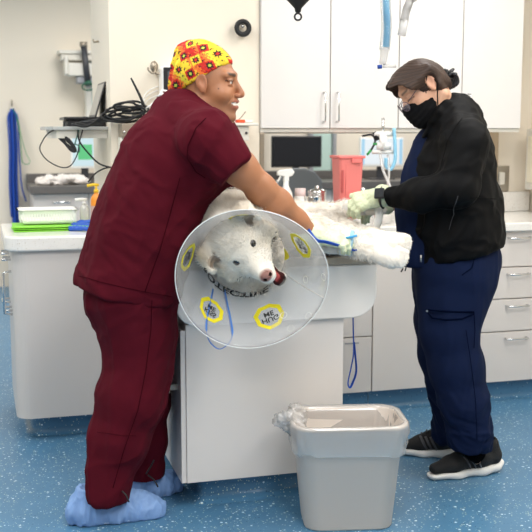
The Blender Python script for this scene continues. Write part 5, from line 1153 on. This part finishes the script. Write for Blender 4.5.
# fur: a coat of fine blades growing from the skin
def fur(P, F, C, n, ln, wd, flow, name, keep=None, dens=None, lift=.55, seed=1, clump=0.0):
    r = np.random.default_rng(seed); N = normals(P, F); a, b, c = P[F[:, 0]], P[F[:, 1]], P[F[:, 2]]; ar = np.linalg.norm(np.cross(P[F[:, 2]]-P[F[:, 0]], P[F[:, 3]]-P[F[:, 1]]), axis=1)
    ct = (a+b+c+P[F[:, 3]])/4; wgt = ar*(dens(ct) if dens is not None else 1.); wgt = wgt/wgt.sum(); i = r.choice(len(F), n, p=wgt); u, v = r.random(n)[:, None], r.random(n)[:, None]
    q = F[i]; pos = (P[q[:, 0]]*(1-u)+P[q[:, 1]]*u)*(1-v)+(P[q[:, 3]]*(1-u)+P[q[:, 2]]*u)*v; nn = N[q[:, 0]]; col = C[q[:, 0]]
    fl = flow(pos); fl = fl-nn*(fl*nn).sum(1)[:, None]; fl /= np.linalg.norm(fl, axis=1)[:, None]+1e-9
    cl = np.stack([wnoise(pos, 45, 31), wnoise(pos, 45, 32), wnoise(pos, 45, 33)], 1)
    d = fl*(1-lift)+nn*lift+cl*.35+r.normal(size=(n, 3))*.16; d /= np.linalg.norm(d, axis=1)[:, None]
    L = (ln(pos) if callable(ln) else np.full(n, ln))*r.uniform(.6, 1.25, n); side = np.cross(d, nn); side /= np.linalg.norm(side, axis=1)[:, None]+1e-9; side = side*(wd*r.uniform(.7, 1.3, n))[:, None]
    m = pos+d*(L*.5)[:, None]; d2 = d+fl*.45-nn*.18; d2[:, 2] -= .15; d2 /= np.linalg.norm(d2, axis=1)[:, None]; t = m+d2*(L*.5)[:, None]; p0 = pos-nn*.002
    V5 = np.stack([p0-side, p0+side, m+side*.8, m-side*.8, t], 1).reshape(-1, 3); k = np.arange(n)*5
    fc = [(int(j), int(j+1), int(j+2), int(j+3)) for j in k]+[(int(j+3), int(j+2), int(j+4)) for j in k]
    sh = r.uniform(.87, 1.06, n)[:, None]*col; CV = np.repeat(np.clip(sh, 0, 1), 5, axis=0)
    o = link(name, V5, fc, furm, dog, smooth=True, col=CV); return o
def flow_body(p):
    f = np.zeros_like(p); f[:, 0] = .9; f[:, 1] = .1; f[:, 2] = -.35; m = (p[:, 1] < 3.62) & (p[:, 0] < .16); f[m] = A_([-.1, -.5, .3]); m2 = (p[:, 0] < .05) & ~m; f[m2] = A_([-.5, .2, -.6]); return f
def len_body(p):
    L = np.full(len(p), .034); leg = p[:, 0] > .10; L[leg] = .018; L[p[:, 0] > .37] = .0065; L[(p[:, 1] < 3.62) & (p[:, 0] < .2)] = .045; return L
def dens_body(c): return np.where(c[:, 0] > .2, 1.5, 1.)*np.where((c[:, 2] < .945) & (c[:, 1] > 3.55) & (c[:, 0] < .38), .1, 1.)
fur(Pb, Fb, Cb, 42000, len_body, .0011, flow_body, 'coat', dens=dens_body, seed=2, lift=.42)
def flow_head(p): return np.tile(-dR[:, 0]*1.0-A_([0, 0, .12]), (len(p), 1))
Phw = dc+Ph@dR.T*DS
def len_head(p):
    l = (p-dc)@dR/DS; L = .008+.026*np.clip((.02-l[:, 0])/.08, 0, 1)+.006*np.clip((.09-l[:, 0])/.1, 0, 1); L = L+.010*(abs(l[:, 1]) > .07)*(l[:, 2] < .02); L[(l[:, 0] > .09)] = .005; L[(l[:, 0] > .13)] = .003; L[((l[:, 0]-.056)**2+(abs(l[:, 1])-.031)**2+(l[:, 2]-.0255)**2 < .034**2)] = .006; return L
def dens_head(c):
    l = (c-dc)@dR/DS; ay = abs(l[:, 1]); k = np.ones(len(c)); k[((l[:, 0]-.155)/.024)**2+(l[:, 1]/.025)**2+((l[:, 2]+.003)/.021)**2 < 1] = 0
    k[(l[:, 0]-.056)**2+(ay-.031)**2+(l[:, 2]-.0255)**2 < .019**2] = 0; k[(l[:, 2] < -.030) & (l[:, 2] > -.110) & (ay < .026) & (l[:, 0] > .05)] = 0; k[(l[:, 0]-.018)**2+(ay-.084)**2+(l[:, 2]-.052)**2 < .018**2] = .15; return k
fur(Phw, Fh, Ch, 26000, len_head, .0009, flow_head, 'head_fur', dens=dens_head, lift=.35, seed=3)
# eyes' wet shine
for y in (-1, 1):
    MB().lathe([(.0001, -.0165)]+[(.0165*math.sin(a), -.0165*math.cos(a)) for a in [PI*k/10 for k in range(1, 10)]]+[(.0001, .0165)], tuple(DL(.0550, .0305*y, .0255)), 16).build('eye', mat('dark_wet_eye', '140b08', .05, coat=1), dog)
# bandage and cannula on the foreleg, bandage on the raised hind leg
def wrap(name, a, b, r, m, n=5):
    a, b = A_(a), A_(b); return MB().tube([a*(1-t/6)+b*t/6 for t in range(7)], lambda u: r+.0012*math.sin(u*18), 20).build(name, m, dog)
wrap('leg_bandage', V(343, 207, 3.85), V(366, 208, 3.83), .028, mat('white_bandage', 'ecebe6', .7, bump=.2, bscale=150))
wrap('catheter_wrap', V(341, 243, 3.54), V(353, 244, 3.53), .044, mat('clear_tape', 'dfe4e2', .3, bump=.3, bscale=90))
bb = mat('blue_bandage', '8fb9cf', .6); wrap('blue_band', V(350, 243, 3.535), V(353.5, 243.3, 3.533), .046, bb)
MB().tube([V(346, 238, 3.49), V(351, 237, 3.485), V(357, 235.5, 3.485)], .0042, 8).build('catheter_port', mat('blue_port', '3f9fdc', .4), dog)

# ================================================================ CONE
hcn, rcn = V(245, 256, 3.405), V(251, 280.5, 3.20)
RH, RR = .138, .248
cone = thing('recovery_cone', 'large translucent plastic cone with yellow octagon labels round the dog\'s head', 'cone', tuple(rcn-A_([0, 0, .22])), view=True)
nax = unit(A_([.02, -.955, -.29])); e1 = unit(np.cross(nax, (0, 0, 1))); e1 = e1 if e1[0] > 0 else -e1; e2 = np.cross(e1, nax); e2 = e2 if e2[2] > 0 else -e2
def CP(phi, s_, off=0.):
    """point on the cone: phi from image-right anticlockwise, s_ 0 neck .. 1 rim; off pushes towards the inside"""
    c = hcn*(1-s_)+rcn*s_; r = RH*(1-s_)+RR*s_-off; return c+(e1*math.cos(phi)+e2*math.sin(phi))*r
SL = float(np.linalg.norm(CP(0, 1)-CP(0, 0)))
n, ms = 96, 14
v = []; f = []
for side, off in ((0, 0.), (1, .0012)):
    for j in range(ms+1):
        for i in range(n):
            w_b = .004*math.sin(3*2*PI*i/n+1)*(j/ms)**2; v.append(CP(2*PI*i/n, j/ms, off-w_b))
K = (ms+1)*n
for j in range(ms):
    for i in range(n):
        a, b, c, d = j*n+i, j*n+(i+1) % n, (j+1)*n+(i+1) % n, (j+1)*n+i; f.append((a, b, c, d)); f.append((K+d, K+c, K+b, K+a))
for j in (0, ms):
    for i in range(n):
        a, b = j*n+i, j*n+(i+1) % n; f.append((a, K+a, K+b, b))
link('cone_sheet', v, f, M['cone'], cone, smooth=True)
MB().tube([tuple(CP(2*PI*i/n, 1.0, -.004*math.sin(3*2*PI*i/n+1))) for i in range(n)], .0016, 6, closed=True).build('rim_edge', mat('white_rim', 'f4f4f2', .3), cone)
# overlap seam with press studs on the right
MB().tube([tuple(CP(-.42+.02*t, t/8, .0022)) for t in range(9)], .0012, 5).build('overlap_seam', M['offw'], cone)
for ph, s_ in ((-.20, .55), (-.62, .92), (-.95, .62), (-.95, .88), (.02, .93)):
    c = CP(ph, s_, .003); ta = unit(np.cross(nax, c-(hcn*(1-s_)+rcn*s_))); sl = unit(CP(ph, 1)-CP(ph, 0)); MB().tube([tuple(c+(ta*math.cos(a)+sl*math.sin(a))*.012) for a in [2*PI*k/24 for k in range(24)]], .0008, 5, closed=True).build('punched_tab', M['offw'], cone)
yl = mat('yellow_print', 'f2e11a', .5); bk = mat('black_print', '101012', .5)
def text_mesh(txt, size):
    cu = bpy.data.curves.new('t', 'FONT'); cu.body = txt; cu.size = size; cu.align_x = 'CENTER'; cu.align_y = 'CENTER'; cu.space_line = .85; cu.offset = size*.02
    o = bpy.data.objects.new('t', cu); me = bpy.data.meshes.new_from_object(o); bm = bmesh.new(); bm.from_mesh(me); bmesh.ops.triangulate(bm, faces=bm.faces[:])
    r = ([tuple(v.co) for v in bm.verts], [[v.index for v in q.verts] for q in bm.faces]); bm.free(); bpy.data.meshes.remove(me); bpy.data.objects.remove(o); bpy.data.curves.remove(cu); return r
def on_cone(phi, s_, a, b, off):
    ss = s_+b/SL; r = RH*(1-ss)+RR*ss; return tuple(CP(phi+a/r, ss, off))
def octagon(phi, s_, R, txt, rot=0.):
    v = []; f = []; m = 32
    for ri, rr in enumerate((R, R*.72)):
        for k in range(8):
            for t in range(4):
                a0 = rot+2*PI*k/8; a1 = rot+2*PI*(k+1)/8; x = rr*(math.cos(a0)*(1-t/4)+math.cos(a1)*t/4); y = rr*(math.sin(a0)*(1-t/4)+math.sin(a1)*t/4); v.append(on_cone(phi, s_, x, y, .0022))
    for k in range(m): f.append((k, (k+1) % m, m+(k+1) % m, m+k))
    o = link('octagon_label', v, f, yl, cone)
    tv, tf = text_mesh(txt, R*.52); link('label_lettering', [on_cone(phi, s_, x, y, .0024) for x, y, z in tv], tf, bk, o, off=OFF[cone.name])
def phi_of(px, py):
    best = None
    for i in range(360):
        for j in range(5, 96, 3):
            p = CP(2*PI*i/360, j/100); f_ = p[1]*CT-(p[2]-EYE)*ST; x = 266+1000*p[0]/f_; y = 266-1000*(p[1]*ST+(p[2]-EYE)*CT)/f_; d = (x-px)**2+(y-py)**2
            if best is None or d < best[0]: best = (d, 2*PI*i/360, j/100)
    return best[1:]
for (px, py), R, txt in (((270, 317), .056, 'HUG\nME'), ((210, 311), .052, 'KISS\nME'), ((187, 257), .052, 'KISS\nME'), ((302, 245), .052, 'HUG\nME'), ((240, 214), .040, 'HUG\nME'), ((330, 285), .0, '')):
    if not R: continue
    ph, s_ = phi_of(px, py); octagon(ph, s_ if py > 220 else .35, R, txt, .25)
# lettering round the neck opening
tv, tf = text_mesh('PROTECTIVE', .05); xs_ = [p[0] for p in tv]
link('neck_lettering', [on_cone(-2.05, .05, x*1.1, y*.7, .0022) for x, y, z in tv], tf, bk, cone)
# yellow octagons showing at the neck edge
for ph in (2.55, 1.1, .05):
    v = []; nn_ = 10
    for k in range(nn_+1): v += [on_cone(ph-.16+.32*k/nn_, .0, 0, 0, .0022), on_cone(ph-.16+.32*k/nn_, .10*math.sin(PI*k/nn_)+.01, 0, 0, .0022)]
    link('neck_label', v, [(2*k, 2*k+2, 2*k+3, 2*k+1) for k in range(nn_)], yl, cone)
# neck tie hanging as a pale blue loop behind the plastic
tie = mat('blue_tie', '3f77c8', .5)
def oc(px, py): ph, s_ = phi_of(px, py); return tuple(CP(ph, s_, -.004))
MB().tube([oc(214, 289), oc(211, 303), oc(208, 318), oc(207.5, 330), V(210, 342, 3.29), V(219, 349, 3.28), V(228, 344, 3.285), oc(232, 334), oc(230, 318), oc(228, 304), oc(225, 290)], lambda u: .0085 if (u < .3 or u > .7) else .004, 8, smooth_path=6, flat=(1, .35)).build('tie_loop', tie, cone)
# ================================================================ LEADS, GAUZE AND OTHER SMALL THINGS
mb = MB().tube([V(308, 230, 3.42), V(316, 240, 3.40), V(326, 242, 3.42), V(340, 246, 3.45), V(352, 250, 3.49), V(357, 250, 3.49)], lambda u: .0085-.004*u, 8, smooth_path=6, flat=(1, .3))
o = mb.build('dog_lead', M['blue'], off=tuple(V(340, 246, 3.45))); o.location = W(V(340, 246, 3.45)); o.rotation_euler = (0, 0, -YAW); tag(o, 'blue lead strap stretched over the man\'s wrist to the dog\'s foreleg', 'lead')
# lead looped at the table end
P = [(1.385, 3.60, .690), (1.387, 3.60, .60), (1.390, 3.60, .50), (1.385, 3.61, .44), (1.376, 3.61, .40), (1.372, 3.61, .37), (1.380, 3.61, .355), (1.392, 3.61, .375), (1.402, 3.60, .42), (1.398, 3.60, .48), (1.391, 3.60, .54)]
mb = MB().tube(P, .0055, 8, smooth_path=5, flat=(1, .35)); o = mb.build('dog_lead', M['blue'], off=P[0]); o.location = P[0]; tag(o, 'blue lead with a hand loop hanging from the right end of the table', 'lead')
# gauze strip dangling from the woman's glove
a = [V(378, 208, 3.80), V(379, 215, 3.79), V(378, 222, 3.79), V(375, 230, 3.80), V(374, 238, 3.82), V(372, 243, 3.84)]
mb = MB().tube(a, .017, 10, smooth_path=5, flat=(.25, 1)); one(mb, 'gauze_strip', mat('white_gauze', 'f2f0ea', .8, bump=.15, bscale=200), 'white gauze strip hanging down from the woman\'s gloved hand', 'gauze', tuple(V(372, 243, 3.84)), view=True)
